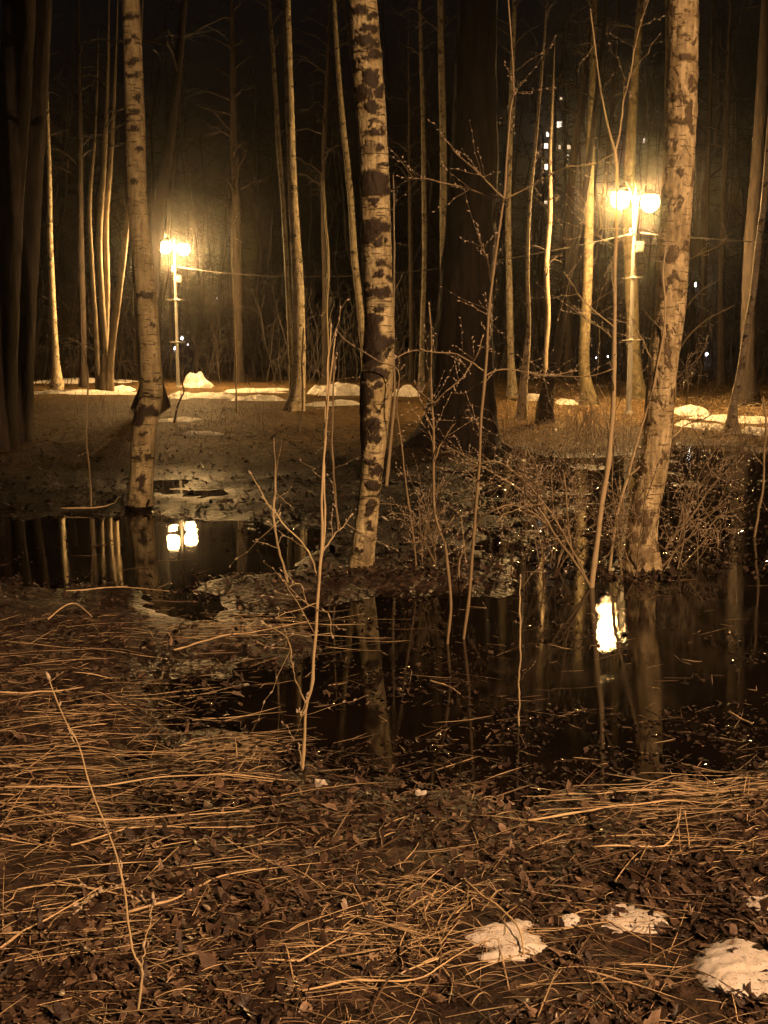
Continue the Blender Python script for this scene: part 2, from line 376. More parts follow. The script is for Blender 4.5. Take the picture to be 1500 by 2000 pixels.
def snow_mat():
    m, n, b = mat('old_snow')
    tc = node(n, 'ShaderNodeNewGeometry').outputs['Position']
    n1 = noise(n, tc, 8, 4, 0.65); n2 = noise(n, tc, 55, 3, 0.6)
    c = ramp(n, n1, [(0.30, (.42, .37, .30)), (0.46, (.74, .71, .65)), (0.7, (.82, .80, .76))])
    c = mixc(n, ramp(n, n2, [(0.25, (.7, .7, .7)), (0.34, BLK)]), c, (.16, .115, .07))
    c = mixc(n, ramp(n, noise(n, tc, 170, 2, 0.6), [(0.30, WHT), (0.36, BLK)]), c, (.10, .07, .045))
    n.links.new(c, b.inputs['Base Color']); b.inputs['Roughness'].default_value = 0.6
    b.inputs['Subsurface Weight'].default_value = 0.0
    bump(n, b, mth(n, 'ADD', mth(n, 'MULTIPLY', n1, 0.6), mth(n, 'MULTIPLY', noise(n, tc, 260, 2), 0.25)), 0.5, 0.012)
    return m
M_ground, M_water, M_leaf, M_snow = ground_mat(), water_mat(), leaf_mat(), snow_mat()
M_sodden = leaf_mat('sodden_shining_leaf', 1.0, .05)

# ------------------------------------------------------------------ ground sheet (polar grid to the horizon) and water
def build_ground():
    rr = np.concatenate([np.geomspace(0.25, 1.5, 12)[:-1], np.geomspace(1.5, 14, 330)[:-1], np.geomspace(14, 60, 120)[:-1], np.geomspace(60, 400, 30)])
    th = np.concatenate([np.linspace(-25, 25, 340), np.linspace(25, 335, 90)[1:-1]])
    th = np.radians(th)
    X = rr[:, None] * np.sin(th); Y = rr[:, None] * np.cos(th)
    Z = terrain(X, Y)
    nr, nt = X.shape
    v = np.stack([X, Y, Z], -1).reshape(-1, 3)
    i = np.arange(nr - 1)[:, None] * nt; j = np.arange(nt)[None, :]; j2 = (j + 1) % nt
    q = np.stack([i + j, i + nt + j, i + nt + j2, i + j2], -1).reshape(-1, 4)
    mb = MB(); v = np.vstack([v, [[0, 0, tz(0, 0.01)]]]); c = nr * nt
    jj = np.arange(nt)
    mb.add(v, q, np.stack([jj * 0 + c, jj, (jj + 1) % nt], 1))
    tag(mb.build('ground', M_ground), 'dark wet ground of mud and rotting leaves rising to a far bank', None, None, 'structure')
    w = MB(); nx, ny = 60, 60
    xs, ys = np.linspace(-30, 30, nx), np.linspace(1.2, 24, ny)
    A, B = np.meshgrid(xs, ys); iv = np.arange(nx * ny).reshape(ny, nx)
    w.add(np.stack([A, B, 0 * A], -1).reshape(-1, 3), np.stack([iv[:-1, :-1], iv[:-1, 1:], iv[1:, 1:], iv[1:, :-1]], -1).reshape(-1, 4))
    tag(w.build('water', M_water), 'still black meltwater pools mirroring the lamps', None, None, 'structure')
build_ground()

# ------------------------------------------------------------------ street lamps
def park_lamp(base_px, Y, arm_ang, bar_ang, label, fallback=None):
    a = P(*base_px, Y) if fallback is None else np.array(fallback)
    x, y = a[0], a[1]; z0 = tz(x, y)
    root = empty('street_lamp', (x, y, z0), label, 'street lamp', 'twin globe park lamps')
    H = 4.72 - z0
    mb = MB()
    mb.lathe((0, 0, 0), [(0.0, -.1), (.10, -.1), (.10, .03), (.075, .05), (.058, .10), (.052, 1.2), (.046, 1.22), (.036, H - .25), (.03, H - .12), (.012, H + .12), (0.0, H + .13)], 16)
    mb.build('post', M_metal, root)
    ca, sa = math.cos(arm_ang), math.sin(arm_ang)
    for s in (-1, 1):
        pts = [(0.03, H - .35), (.16, H - .05), (.28, H + .10), (.38, H + .14), (.43, H + .08), (.44, H + .02)]
        sp = spline([(s * r * ca, s * r * sa, z) for r, z in pts], 18)
        t = MB(); t.tube(sp, .010, 8); t.build('arm', M_metal, root)
        cx, cy_, cz = s * .44 * ca, s * .44 * sa, 4.50 - z0
        c = MB(); c.lathe((cx, cy_, cz), [(.02, .25), (.05, .24), (.07, .20), (.11, .19), (.16, .16), (.19, .12), (.184, .115), (.15, .15), (.10, .175), (.0, .19)], 24)
        cap = c.build('lamp_cap', M_cap, root)
        g = MB(); an = np.linspace(-np.pi / 2, 0.75, 14)
        g.lathe((cx, cy_, cz), [(.18 * max(math.cos(t_), 0.001), .19 * math.sin(t_) - .01) for t_ in an], 24)
        g.build('lamp_bowl', M_globe, cap)
    for z, hl in ((2.95 - z0, .26), (1.68 - z0, .24)):
        t = MB(); cb, sb = math.cos(bar_ang), math.sin(bar_ang)
        t.tube([(-hl * cb, -hl * sb + .0, z), (hl * cb, hl * sb, z)], .011, 8)
        t.tube([(0, 0, z - .03), (0, 0, z + .03)], .05, 12)
        t.build('crossbar', M_metal, root)
    t = MB(); t.box((.115, -.02, 3.57 - z0), (.15, .12, .21)); t.box((.115, -.083, 3.57 - z0), (.12, .008, .17)); t.build('junction_box', M_metal, root, smooth=False)
    t = MB(); t.lathe((-.07, -.02, 3.86 - z0), [(0, -.10), (.03, -.09), (.035, -.03), (.022, -.01), (.035, .02), (.035, .07), (0, .09)], 10); t.build('insulator', M_metal, root)
    return root
YL, YR = 34.4, 23.4
lampL = park_lamp((348, 754), YL, R(62), R(12), 'twin bowl park lamp between the leaning birch and the snow heap, farther of the two')
lampR = park_lamp((1228, 792), YR, R(35), R(-48), 'twin bowl park lamp beside the thick mottled birch, nearer of the two')

def street_lamp_behind():
    x, y = 8.0, -7.5; z0 = tz(x, y)
    root = empty('street_lamp', (x, y, z0), 'tall single arm street lamp standing behind the viewer by the road', 'street lamp')
    mb = MB(); mb.lathe((0, 0, 0), [(0, -.1), (.12, -.1), (.11, 1.0), (.08, 1.05), (.055, 7.9), (0, 7.95)], 16); mb.build('post', M_metal, root)
    a = MB(); a.tube(spline([(0, 0, 7.7), (-.2, .3, 8.1), (-.6, 1.0, 8.3), (-.75, 1.25, 8.3)], 14), .03, 8); a.build('arm', M_metal, root)
    h = MB(); h.box((-.95, 1.6, 8.33), (.26, .7, .10), R(30)); hd = h.build('lamp_head', M_cap, root, smooth=False)
    k = MB(); k.lathe((-.95, 1.6, 8.25), [(.15, .04), (.205, .0), (.205, -.046), (.199, -.046), (.195, .0), (.14, .03)], 28); k.build('shade', M_cap, hd)
    g = MB(); g.lathe((-.95, 1.6, 8.25), [(.001, -.05), (.03, -.043), (.052, -.025), (.06, .005), (.06, .025)], 18)
    g.build('lamp_lens', glow('lit_street_lens', STREET_COL, STREET_L), hd)
street_lamp_behind()

def cable(p0, p1, sag, label, r=.012):
    t = np.linspace(0, 1, 40)[:, None]; p = p0 + (p1 - p0) * t; p[:, 2] -= sag * 4 * (t[:, 0] * (1 - t[:, 0]))
    mb = MB(); mb.tube(p, r, 6); tag(mb.build('overhead_cable', M_cable), label, 'cable', 'overhead cables between the lamps')
cL, cR = P(345, 521, YL - .08), P(1241, 455, YR - .08)
cable(cL, cR, 0.55, 'thin overhead cable sagging between the two park lamps')
cable(cR + [.1, 0, 0], P(1900, 470, 27), 0.15, 'thin overhead cable running off to the right from the nearer lamp')

# ------------------------------------------------------------------ trees
def trunk_mesh(path, Y, top, sides=14, rough=0.05, flare=1.5, marks=None, seed=0, ds=None, lean_y=0.0, fz=0.35):
    w = [(*P(x, y, Y), ww / FPX * Y * 0.5) for x, y, ww in path]           # bottom first
    w = np.array(w)
    base = w[0].copy()
    # carry on upward in the same lean to the tree's full height
    d = w[-1, :3] - w[-2, :3] if len(w) > 1 else np.array([0, 0, 1.0]); d = d / max(d[2], 0.01)
    d[0] = np.clip(d[0], -.12, .12)
    zt, rt = w[-1, 2], w[-1, 3]
    ext = []
    for k in range(1, 9):
        u = k / 8
        if top > zt: ext.append([w[-1, 0] + d[0] * (top - zt) * u * (1 - .3 * u), Y, zt + (top - zt) * u, rt * (1 - .88 * u)])
    below = [base[0], Y, base[2] - 0.35, base[3] * 1.02]
    w = np.vstack([[below], w] + ([ext] if ext else []))
    L = np.linalg.norm(np.diff(w[:, :3], axis=0), axis=1).sum()
    ds = ds or max(0.06, w[1, 3] * 0.8)
    s = spline(w, max(12, int(L / ds)))
    r = np.maximum(s[:, 3], 0.006)
    hgt = s[:, 2] - base[2]
    r = r * (1 + (flare - 1) * np.exp(-np.maximum(hgt, 0) / fz))
    s[:, 1] += lean_y * np.maximum(hgt, 0) + 0.03 * np.sin(hgt * 0.9 + seed)
    mb = MB(); mb.tube(s[:, :3], r, sides)
    v = mb.v[0]; nv = len(s) * sides
    cen = np.repeat(s[:, :3], sides, 0); dirv = v[:nv] - cen; rad = np.linalg.norm(dirv, axis=1)[:, None] + 1e-9; dirv = dirv / rad
    sc = 2.2 / max(base[3], .03)
    nz = fbm(dirv[:, 0] * 1.6 + seed * 7.7, dirv[:, 1] * 1.6, cen[:, 2] * sc * 0.22, seed, 3)
    fl = np.exp(-np.maximum(cen[:, 2] - base[2], 0) / fz)
    ang = np.arctan2(dirv[:, 1], dirv[:, 0])
    lob = np.sin(ang * 5 + seed) * 0.16 * fl * (flare - 1)
    tone = np.zeros(len(v))
    if marks:
        px, py = proj(v[:nv, 0], v[:nv, 1], v[:nv, 2]); pc, _ = proj(cen[:, 0], cen[:, 1], cen[:, 2])
        back = dirv[:, 1] > 0.15
        px = np.where(back, 2 * pc - px + 6, px)
        wx = fbm(px / 9 + 3, py / 9, 0, seed + 40, 3) * 6.0; wy = fbm(px / 9, py / 9 + 9, 0, seed + 60, 3) * 5.0
        for mk in marks:
            mx, my, hw, hh = mk[0], mk[1], mk[2] * 1.25, mk[3] * 1.35; a = mk[4] if len(mk) > 4 else 1.0
            q = ((px + wx - mx) / hw) ** 2 + ((py + wy - my + 0.25 * np.abs(px - mx) * 0.0) / hh) ** 2
            tone[:nv] = np.maximum(tone[:nv], a * np.clip((1.25 - q) / 0.45, 0, 1))
    fine = fbm(dirv[:, 0] * 5 + seed, dirv[:, 1] * 5, cen[:, 2] * sc * 1.1, seed + 9, 3) * np.where(tone[:nv] > .3, 1.6, .8)
    v[:nv] = v[:nv] + dirv * (rad * (nz[:, None] * rough + fine[:, None] * rough * .55 + lob[:, None]) + tone[:nv, None] * 0.004)
    mb.at[0] = tone
    return mb, s, base
def crown_mesh(s, start, n, spread, seed):
    rg = np.random.default_rng(seed + 100); mb = MB()
    z = s[:, 2]; ztop = z[-1]
    for k in range(n):
        h = start + (ztop - start) * (k + rg.random()) / n
        i = min(np.searchsorted(z, h), len(s) - 1); p = s[i, :3]
        L = spread * (0.35 + 0.65 * (1 - (h - start) / (ztop - start + .01))) * rg.uniform(.6, 1.1); az = rg.uniform(0, 2 * np.pi)
        d = np.array([math.cos(az), math.sin(az), rg.uniform(.3, 1.1)]); d /= np.linalg.norm(d)
        t = np.linspace(0, 1, 6)[:, None]
        c = p + d * L * t + np.array([0, 0, -1.0]) * (L * .22 * t ** 2) + rg.normal(0, .04 * L, (6, 3)) * t
        r0 = min(max(s[i, 3] * .4, .006), .05)
        mb.tube(c, r0 * (1 - .8 * t[:, 0]), 4, cap=False)
        for q in range(5):
            j = rg.integers(1, 6); e = rg.normal(0, 1, 3); e[2] = abs(e[2]) * .4 - .2; e = e / np.linalg.norm(e) * L * rg.uniform(.2, .5)
            cc = c[j] + e * np.linspace(0, 1, 4)[:, None] + np.array([0, 0, -.12 * L]) * (np.linspace(0, 1, 4)[:, None] ** 2)
            mb.tube(cc, r0 * .35 * np.array([1, .8, .6, .35]), 3, cap=False)
            for _ in range(2):
                e2 = rg.normal(0, 1, 3) * L * .13
                mb.tube(cc[2] + e2 * np.linspace(0, 1, 3)[:, None], r0 * .16, 3, cap=False)
    return mb
TREES = []
def tree(name, path, label, m, Y=None, top=15.0, crown=(6.5, 26, 1.8), cat='tree', group=None, parts=None, **kw):
    if Y is None: Y = G(path[0][0], path[0][1])[1]
    seed = len(TREES) + 1; TREES.append(1)
    mb, s, base = trunk_mesh(path, Y, top, seed=seed, **kw)
    root = empty(name, base[:3], label, cat, group)
    mb.build('trunk', m, root, base[:3])
    for k, (p2, Y2, t2) in enumerate(parts or []):
        m2, s2, b2 = trunk_mesh(p2, Y2, t2, seed=seed + 50 + k, **kw); m2.build('trunk', m, root, base[:3])
    if crown:
        crown_mesh(s, base[2] + crown[0], crown[1], crown[2], seed).build('crown', M_crown, root, base[:3], False)
    return root

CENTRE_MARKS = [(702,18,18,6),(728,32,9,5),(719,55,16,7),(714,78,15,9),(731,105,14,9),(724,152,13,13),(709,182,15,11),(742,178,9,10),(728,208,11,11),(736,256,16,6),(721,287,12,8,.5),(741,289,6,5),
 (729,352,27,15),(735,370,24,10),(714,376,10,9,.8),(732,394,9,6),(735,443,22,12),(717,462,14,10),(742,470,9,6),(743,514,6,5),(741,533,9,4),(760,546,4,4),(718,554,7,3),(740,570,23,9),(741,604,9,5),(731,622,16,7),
 (723,655,15,24),(733,668,30,14),(725,698,18,17),(729,731,26,9),(740,755,10,5),(710,772,14,22),(706,800,14,20),(734,800,4,4),(728,830,13,11),(705,850,12,26),(730,858,10,7),(722,902,9,6),(735,918,6,8),(727,945,9,9),(722,988,8,13),(720,1026,7,6),(716,1070,8,26,.6)]  # low left-edge marks include the trunk's shaded side, painted dark
LEFT_MARKS = [(254,33,11,4),(248,82,5,4),(262,75,6,3),(259,120,9,4),(257,146,12,3),(269,192,4,6),(263,218,6,3),(260,252,10,4),(271,290,7,4),(260,355,8,4),(283,575,11,4.5),(299,635,4,3),(288,744,5,2),(300,743,4,3),(290,776,18,2),(284,803,20,9),(270,815,9,14),
 (282,846,4,3),(277,885,6,2),(268,896,6,5),(290,893,5,4),(277,934,7,7),(277,951,4,9),(262,975,5,8,.7)]
RIGHT_MARKS = [(1273,823,6,4.5),(1256,910,10,11),(1243,1000,11,15),(1264,1015,8,13),(1236,1050,10,10),(1300,560,5,3),(1312,546,4,4),(1275,640,14,4),(1290,720,9,4),(1268,745,6,5),(1255,1085,20,14,.7),(1240,945,8,8),(1340,110,12,6),(1322,190,16,5),(1325,235,18,5),(1330,335,5,4),(1300,285,8,6)]
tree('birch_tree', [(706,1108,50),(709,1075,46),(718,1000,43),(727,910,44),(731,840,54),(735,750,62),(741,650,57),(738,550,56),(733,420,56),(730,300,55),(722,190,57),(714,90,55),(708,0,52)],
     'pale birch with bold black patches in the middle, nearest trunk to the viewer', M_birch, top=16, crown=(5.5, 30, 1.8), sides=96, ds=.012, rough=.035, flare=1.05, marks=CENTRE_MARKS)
tree('birch_tree', [(272,988,50),(275,940,46),(278,870,46),(284,820,46),(294,775,45),(293,700,43),(284,560,40),(270,400,37),(264,200,36),(255,0,33)],
     'slim olive birch with a dark collar and keyhole scar, left of the left lamp', M_birch_left, top=16, crown=(6, 28, 1.8), sides=64, ds=.018, rough=.03, flare=1.05, marks=LEFT_MARKS)
tree('birch_tree', [(1254,1112,70),(1253,1060,58),(1259,1000,55),(1270,940,55),(1281,860,53),(1289,760,56),(1296,680,57),(1308,600,57),(1312,500,58),(1319,400,58),(1325,300,58),(1331,150,58),(1332,0,60)],
     'thick mottled brown birch right of the nearer lamp, standing in the pool', M_birch_right, top=16, crown=(5.5, 30, 1.8), sides=96, ds=.014, rough=.06, flare=1.15, marks=RIGHT_MARKS)
tree('aspen_tree', [(0,880,64),(5,700,58),(10,500,58),(17,350,58),(28,200,58),(38,0,58)], 'thick smooth grey trunk cut by the left edge of the photo', M_shade, top=18, crown=(8, 22, 2.2), sides=32, flare=1.2)
tree('aspen_tree', [(42,872,46),(45,740,40),(56,500,36),(66,300,36),(78,120,36),(82,0,36)], 'dark smooth trunk just right of the thick edge trunk', M_shade, Y=17.6, top=18, crown=(8, 22, 2.2), sides=32, flare=1.25)
tree('birch_tree', [(111,748,17),(108,690,13),(103,600,12),(98,470,11),(97,350,9),(92,230,8)], 'thin pale birch rising from a snow strip at the far left', M_birch_far, Y=34, top=13, crown=(6.8, 20, 1.4))
tree('dark_tree', [(163,752,13),(161,600,13),(158,440,11),(156,250,10)], 'thin dark trunk between the pale birch and the many stemmed tree', M_dark, Y=36, top=14, crown=(6, 20, 1.5))
tree('many_stemmed_tree', [(205,757,24),(206,700,14),(200,600,12),(194,470,12),(202,330,10),(206,250,9)], 'pale tree forking into several stems near the ground, lit by the left lamp', M_aspen, Y=33.2, top=12, crown=(6.5, 22, 1.5), flare=1.2,
     parts=[([(191,757,10),(187,640,9),(180,520,9),(175,400,8),(183,290,6)], 33.3, 10.5), ([(214,757,15),(218,680,14),(229,600,13),(239,520,12),(250,420,10),(262,300,9)], 33.1, 12), ([(208,700,10),(210,560,10),(207,420,11),(214,330,10)], 33.5, 12)])
tree('dark_tree', [(297,793,50),(297,740,36),(298,600,30),(302,480,25),(316,380,22),(330,280,20),(346,150,16),(360,0,13)], 'dark leaning tree with spreading roots right behind the slim olive birch', M_dark, Y=25.5, top=16, crown=(7, 22, 1.8), sides=40, flare=1.55, fz=.4)
tree('grey_tree', [(468,752,20),(466,640,17),(464,480,17),(458,300,15),(455,150,13)], 'dim grey trunk a little right of the left lamp', M_dark, Y=39, top=15, crown=(6, 26, 2.0))
tree('birch_tree', [(575,802,34),(581,770,28),(584,650,24),(580,520,21),(573,400,18),(566,200,16),(560,0,14)], 'straight banded birch with a dark foot, between the left lamp and the middle birch', M_birch_far, top=17, crown=(8.3, 24, 1.6), sides=28, flare=1.35, ds=.05)
tree('birch_tree', [(572,775,12),(565,620,10),(558,480,9),(552,380,9),(545,290,9),(536,150,8),(528,40,7)], 'thin dim birch leaning left behind the straight banded birch', M_birch_dim, Y=31, top=15, crown=(9, 18, 1.4))
tree('birch_tree', [(716,772,16),(708,650,14),(702,590,13),(692,500,13),(686,400,12),(676,300,11),(662,150,9),(655,40,8)], 'thin spotted birch leaning left, half hidden by the black patched birch', M_birch_far, Y=29, top=15, crown=(8.5, 20, 1.5))
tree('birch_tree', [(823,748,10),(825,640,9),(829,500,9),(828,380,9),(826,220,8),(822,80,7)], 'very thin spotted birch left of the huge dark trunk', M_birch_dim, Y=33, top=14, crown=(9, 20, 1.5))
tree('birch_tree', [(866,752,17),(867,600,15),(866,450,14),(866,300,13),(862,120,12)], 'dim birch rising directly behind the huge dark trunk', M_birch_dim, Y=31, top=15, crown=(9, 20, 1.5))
tree('grey_tree', [(804,752,10),(803,560,9),(801,400,8)], 'faint grey trunk between the black patched birch and the very thin birch', M_dark, Y=38, top=13, crown=(6, 20, 1.5))
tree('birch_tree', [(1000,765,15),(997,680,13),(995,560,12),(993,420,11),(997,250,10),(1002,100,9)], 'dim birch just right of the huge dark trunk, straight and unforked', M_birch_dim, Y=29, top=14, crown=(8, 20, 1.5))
tree('birch_tree', [(1019,820,20),(1022,760,16),(1028,700,13),(1033,640,8),(1031,540,7),(1035,400,6),(1044,300,6),(1056,160,5)], 'slender birch with a bright right edge and black foot, right of the huge dark trunk', M_birch_far, top=9.5, crown=(6.5, 14, 1.0), flare=1.3)
tree('leaning_tree', [(1064,828,36),(1070,760,26),(1086,700,17),(1098,620,15),(1110,540,14),(1130,440,14),(1147,340,12),(1160,230,10)], 'dark footed tree leaning right towards the nearer lamp', M_dark, top=12, crown=(5.2, 20, 1.3), flare=1.1, sides=20)
tree('pale_sapling_tree', [(1068,790,10),(1066,700,9),(1071,620,9),(1067,520,10),(1074,420,9),(1074,300,7),(1079,200,5)], 'smooth yellow lit stem with short side twigs above the leaning tree', M_aspen, Y=24.5, top=8, crown=(2.2, 16, .6))
tree('birch_tree', [(1149,790,26),(1141,720,20),(1142,650,20),(1147,560,18),(1150,450,17),(1152,340,16),(1156,200,13),(1160,80,11)], 'olive lit birch close to the left of the nearer lamp', M_birch_lamp, Y=25.5, top=14, crown=(7.5, 20, 1.4), sides=24)
tree('birch_tree', [(1246,795,30),(1238,700,26),(1233,560,24),(1229,400,22),(1233,260,18),(1242,120,15),(1252,0,13)], 'golden lit birch directly behind the post of the nearer lamp', M_birch_lamp, Y=27.5, top=15, crown=(8.5, 20, 1.4), sides=24)
tree('dark_tree', [(1460,780,32),(1462,640,30),(1468,480,27),(1482,300,25),(1492,100,22)], 'stout grey brown trunk near the right edge, behind the forked one', M_dark, Y=25, top=16, crown=(8, 20, 1.8), sides=20)
tree('birch_tree', [(1428,848,22),(1432,790,15),(1447,720,14),(1458,650,13),(1471,580,13),(1482,480,12),(1492,400,11),(1500,280,9)], 'crooked slim birch with a black flared foot at the right edge', M_birch_far, top=13, crown=(6.5, 18, 1.4), flare=1.9, fz=.18)
tree('dark_tree', [(1408,752,15),(1408,560,12),(1414,380,11),(1420,200,10)], 'faint straight trunk between the two lamps side birch and right edge', M_dark, Y=36, top=15, crown=(7, 20, 1.8))
tree('grey_tree', [(1367,755,14),(1372,600,12),(1380,400,11),(1386,200,9)], 'faint thin trunk just right of the thick mottled birch', M_dark, Y=40, top=15, crown=(7, 20, 1.8))
tree('dark_tree', [(635,750,13),(636,560,12),(632,350,11),(640,150,9)], 'thin dark trunk between the banded birch and the black patched birch', M_dark, Y=38, top=15, crown=(6, 26, 2.2))
tree('dark_tree', [(1110,745,16),(1112,560,15),(1116,360,14),(1140,160,12)], 'dim trunk behind the leaning tree', M_dark, Y=38, top=15, crown=(7, 26, 2.2))

def great_trunk():
    Y = G(895, 872)[1]
    mb, s, base = trunk_mesh([(893,876,182),(897,850,156),(901,800,136),(904,740,124),(906,680,115),(909,575,104),(918,450,94),(924,300,86),(930,100,76),(934,0,72)], Y, 19, sides=72, rough=.09, flare=1.12, seed=3, ds=.03, fz=.25)
    o = empty('dark_tree', base[:3], 'huge dark trunk with a wide flared foot, right of the black patched birch', 'tree')
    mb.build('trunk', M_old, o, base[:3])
    crown_mesh(s, base[2] + 8, 30, 3.0, 77).build('crown', M_crown, o, base[:3], False)
    rg = np.random.default_rng(5)
    for k in range(8):
        a = k / 8 * 2 * np.pi + .2; R0 = .5; mb = MB()
        q = [(base[0] + math.cos(a) * d, Y + math.sin(a) * d) for d in (R0 * .5, R0, R0 * 1.5, R0 * 2.0)]
        pts = [(x, y, tz(x, y) + h) for (x, y), h in zip(q, (.34, .12, .02, -.06))]
        mb.tube(spline(pts, 14), np.linspace(.14, .03, 14), 10); mb.build('root', M_old, o, base[:3])
great_trunk()

# ------------------------------------------------------------------ saplings and shrubs
def bud(mb, p, d, L=.02):
    d = np.asarray(d, float); d = d / (np.linalg.norm(d) + 1e-9)
    mb.tube(np.array([p, p + d * L * .35, p + d * L * .7, p + d * L]), np.array([.25, 1, .8, .1]) * L * .22, 5, at=1)
def stem_pts(path, Y, wob=.02, seed=0, n=40):
    p = np.array([[*P(x, y, Y), w / FPX * Y * .5] for x, y, w in path]); s = spline(p, n)
    t = np.linspace(0, 1, n); s[:, 1] += wob * Y * (fbm(t * 3, 0 * t + seed, 0, seed, 2)) * t
    s[:, 0] += (fbm(t * 14, 0 * t + seed, 3, seed + 5, 2)) * .0035 * np.minimum(1, 8 * t * (1 - t) + .1)
    return s
def sapling(label, stems, m, twigs=10, budn=8, seed=0, Y=None, name='sapling', cat='sapling', tw=.25, group=None, base=None):
    rg = np.random.default_rng(seed + 31)
    mb, bb = MB(), MB(); Y0 = Y or G(stems[0][0][0], stems[0][0][1])[1]
    org = None
    for k, path in enumerate(stems):
        yy = Y0 + (0 if k == 0 else 0.06 * k * (1 if k % 2 else -1))
        s = stem_pts(path, Y0, .02 if k == 0 else .03, seed * 7 + k)
        if k and True: s[:, 1] += (yy - Y0) * np.linspace(0, 1, len(s))
        if org is None:
            org = s[0, :3].copy(); s = np.vstack([[s[0, 0], s[0, 1], s[0, 2] - .12, s[0, 3]], s])
        s[:, 3] *= .72
        nn = len(s); s[:, 3] *= 1 + .10 * fbm(np.arange(nn) * .9, np.zeros(nn) + k, 0, seed + 3, 2) + .22 * (np.arange(nn) % 7 == 3)
        mb.tube(s[:, :3], np.maximum(s[:, 3], .0009), 8)
        for _ in range(twigs + 3):
            i = rg.integers(len(s) // 4, len(s) - 2); d = s[i + 1, :3] - s[i - 1, :3]; d /= np.linalg.norm(d) + 1e-9
            e = d * rg.uniform(.3, 1.0) + rg.normal(0, .7, 3); e /= np.linalg.norm(e); L = tw * rg.uniform(.3, 1.2)
            t = np.linspace(0, 1, 6)[:, None]
            c = s[i, :3] + e * L * t + rg.normal(0, .03 * L, (6, 3)) * t
            mb.tube(c, max(s[i, 3] * .33, .0009) * (1 - .55 * t[:, 0]), 4)
            for q in range(2, 6): bud(bb, c[q], e + rg.normal(0, .4, 3), rg.uniform(.012, .02) * (Y0 / 6) ** .5)
        for _ in range(budn):
            i = rg.integers(len(s) // 3, len(s)); bud(bb, s[i, :3], rg.normal(0, .5, 3) + [0, 0, 1], rg.uniform(.012, .02))
        bud(bb, s[-1, :3], s[-1, :3] - s[-2, :3], .022)
    o = mb.build(name, m, None, org); tag(o, label, cat, group)
    if bb.n: bb.build('bud', M_bud, o, org)['kind'] = 'stuff'
    return o
sapling('bare pale sapling forking low, rising from the mud in front of the black patched birch',
 [[(590,1512,9),(594,1440,9),(597,1380,9),(609,1330,9),(614,1270,8.5),(618,1200,8.5),(622,1140,8.5),(626,1085,8),(630,1000,7),(633,900,6),(639,800,5),(648,720,4),(655,660,3)],
  [(622,1120,6),(633,1060,6),(632,960,5),(633,850,4.5),(638,740,4),(641,640,3)],
  [(622,1130,4),(600,1070,4),(560,1022,3.5),(530,985,3),(508,950,2.5),(492,928,2)], [(632,1075,3),(655,1050,3),(682,1028,2)],
  [(598,1375,5),(590,1350,4),(578,1300,3),(572,1250,3),(556,1200,2.5),(535,1172,2)], [(620,1188,3),(600,1188,3),(575,1170,2.5),(556,1164,2)], [(620,1188,3),(645,1180,3),(658,1190,2.5)],
  [(590,1505,5),(580,1490,4),(570,1530,3),(563,1540,2)], [(596,1385,4),(600,1340,3),(598,1318,2)]], M_stem, 0, 2, 1)
sapling('thin bare stem leaning left over the straw at the lower left',
 [[(268,1985,8),(276,1920,7.5),(273,1890,7),(260,1870,7),(250,1810,6),(240,1740,6),(228,1690,5.5),(212,1640,5),(190,1580,5),(172,1530,4.5),(150,1460,4),(132,1410,3.5),(105,1322,3)],
  [(276,1890,4),(282,1850,4),(281,1800,3.5)], [(240,1730,3),(222,1715,2),(195,1690,2)]], M_stem, 2, 3, 2, tw=.06)
sapling('thin pale stem standing before the pool at the far left', [[(178,990,6),(174,900,5),(173,820,5),(170,700,4),(166,600,3)]], M_twig, 4, 4, 3)
sapling('thin curved twig left of the forking pale sapling', [[(562,1140,7),(548,1080,6),(538,1030,6),(536,940,5),(537,860,3)]], M_stem, 3, 2, 4)
sapling('tall straight sapling pole forking above the nearer lamp',
 [[(1155,1150,16),(1162,1090,15),(1175,1000,15),(1183,940,14),(1191,880,14),(1198,800,13),(1200,700,12),(1201,600,10),(1202,480,9),(1203,380,8),(1202,298,7),(1190,255,5),(1172,180,4),(1150,30,3)],
  [(1202,298,5),(1213,250,4.5),(1228,160,4),(1245,70,3),(1260,0,3)], [(1200,640,4),(1165,612,3.5),(1120,570,3),(1090,540,2)], [(1200,665,4),(1180,640,3),(1150,620,3),(1130,612,2)], [(1201,480,3),(1170,470,2),(1150,455,2)],
  [(1198,720,4),(1160,735,3),(1110,737,3),(1060,735,2)]], M_stem, 7, 8, 5, tw=.35)
sapling('slim sapling slanting right across the thick mottled birch',
 [[(1190,1115,8),(1198,1050,8),(1210,990,8),(1228,930,7),(1248,860,7),(1268,780,6),(1282,700,6),(1291,620,5),(1288,540,4),(1294,480,3)], [(1228,930,4),(1290,880,4),(1335,840,3.5),(1375,810,3)], [(1282,720,3),(1245,650,3),(1225,620,2)]], M_stem, 4, 4, 6, tw=.2)
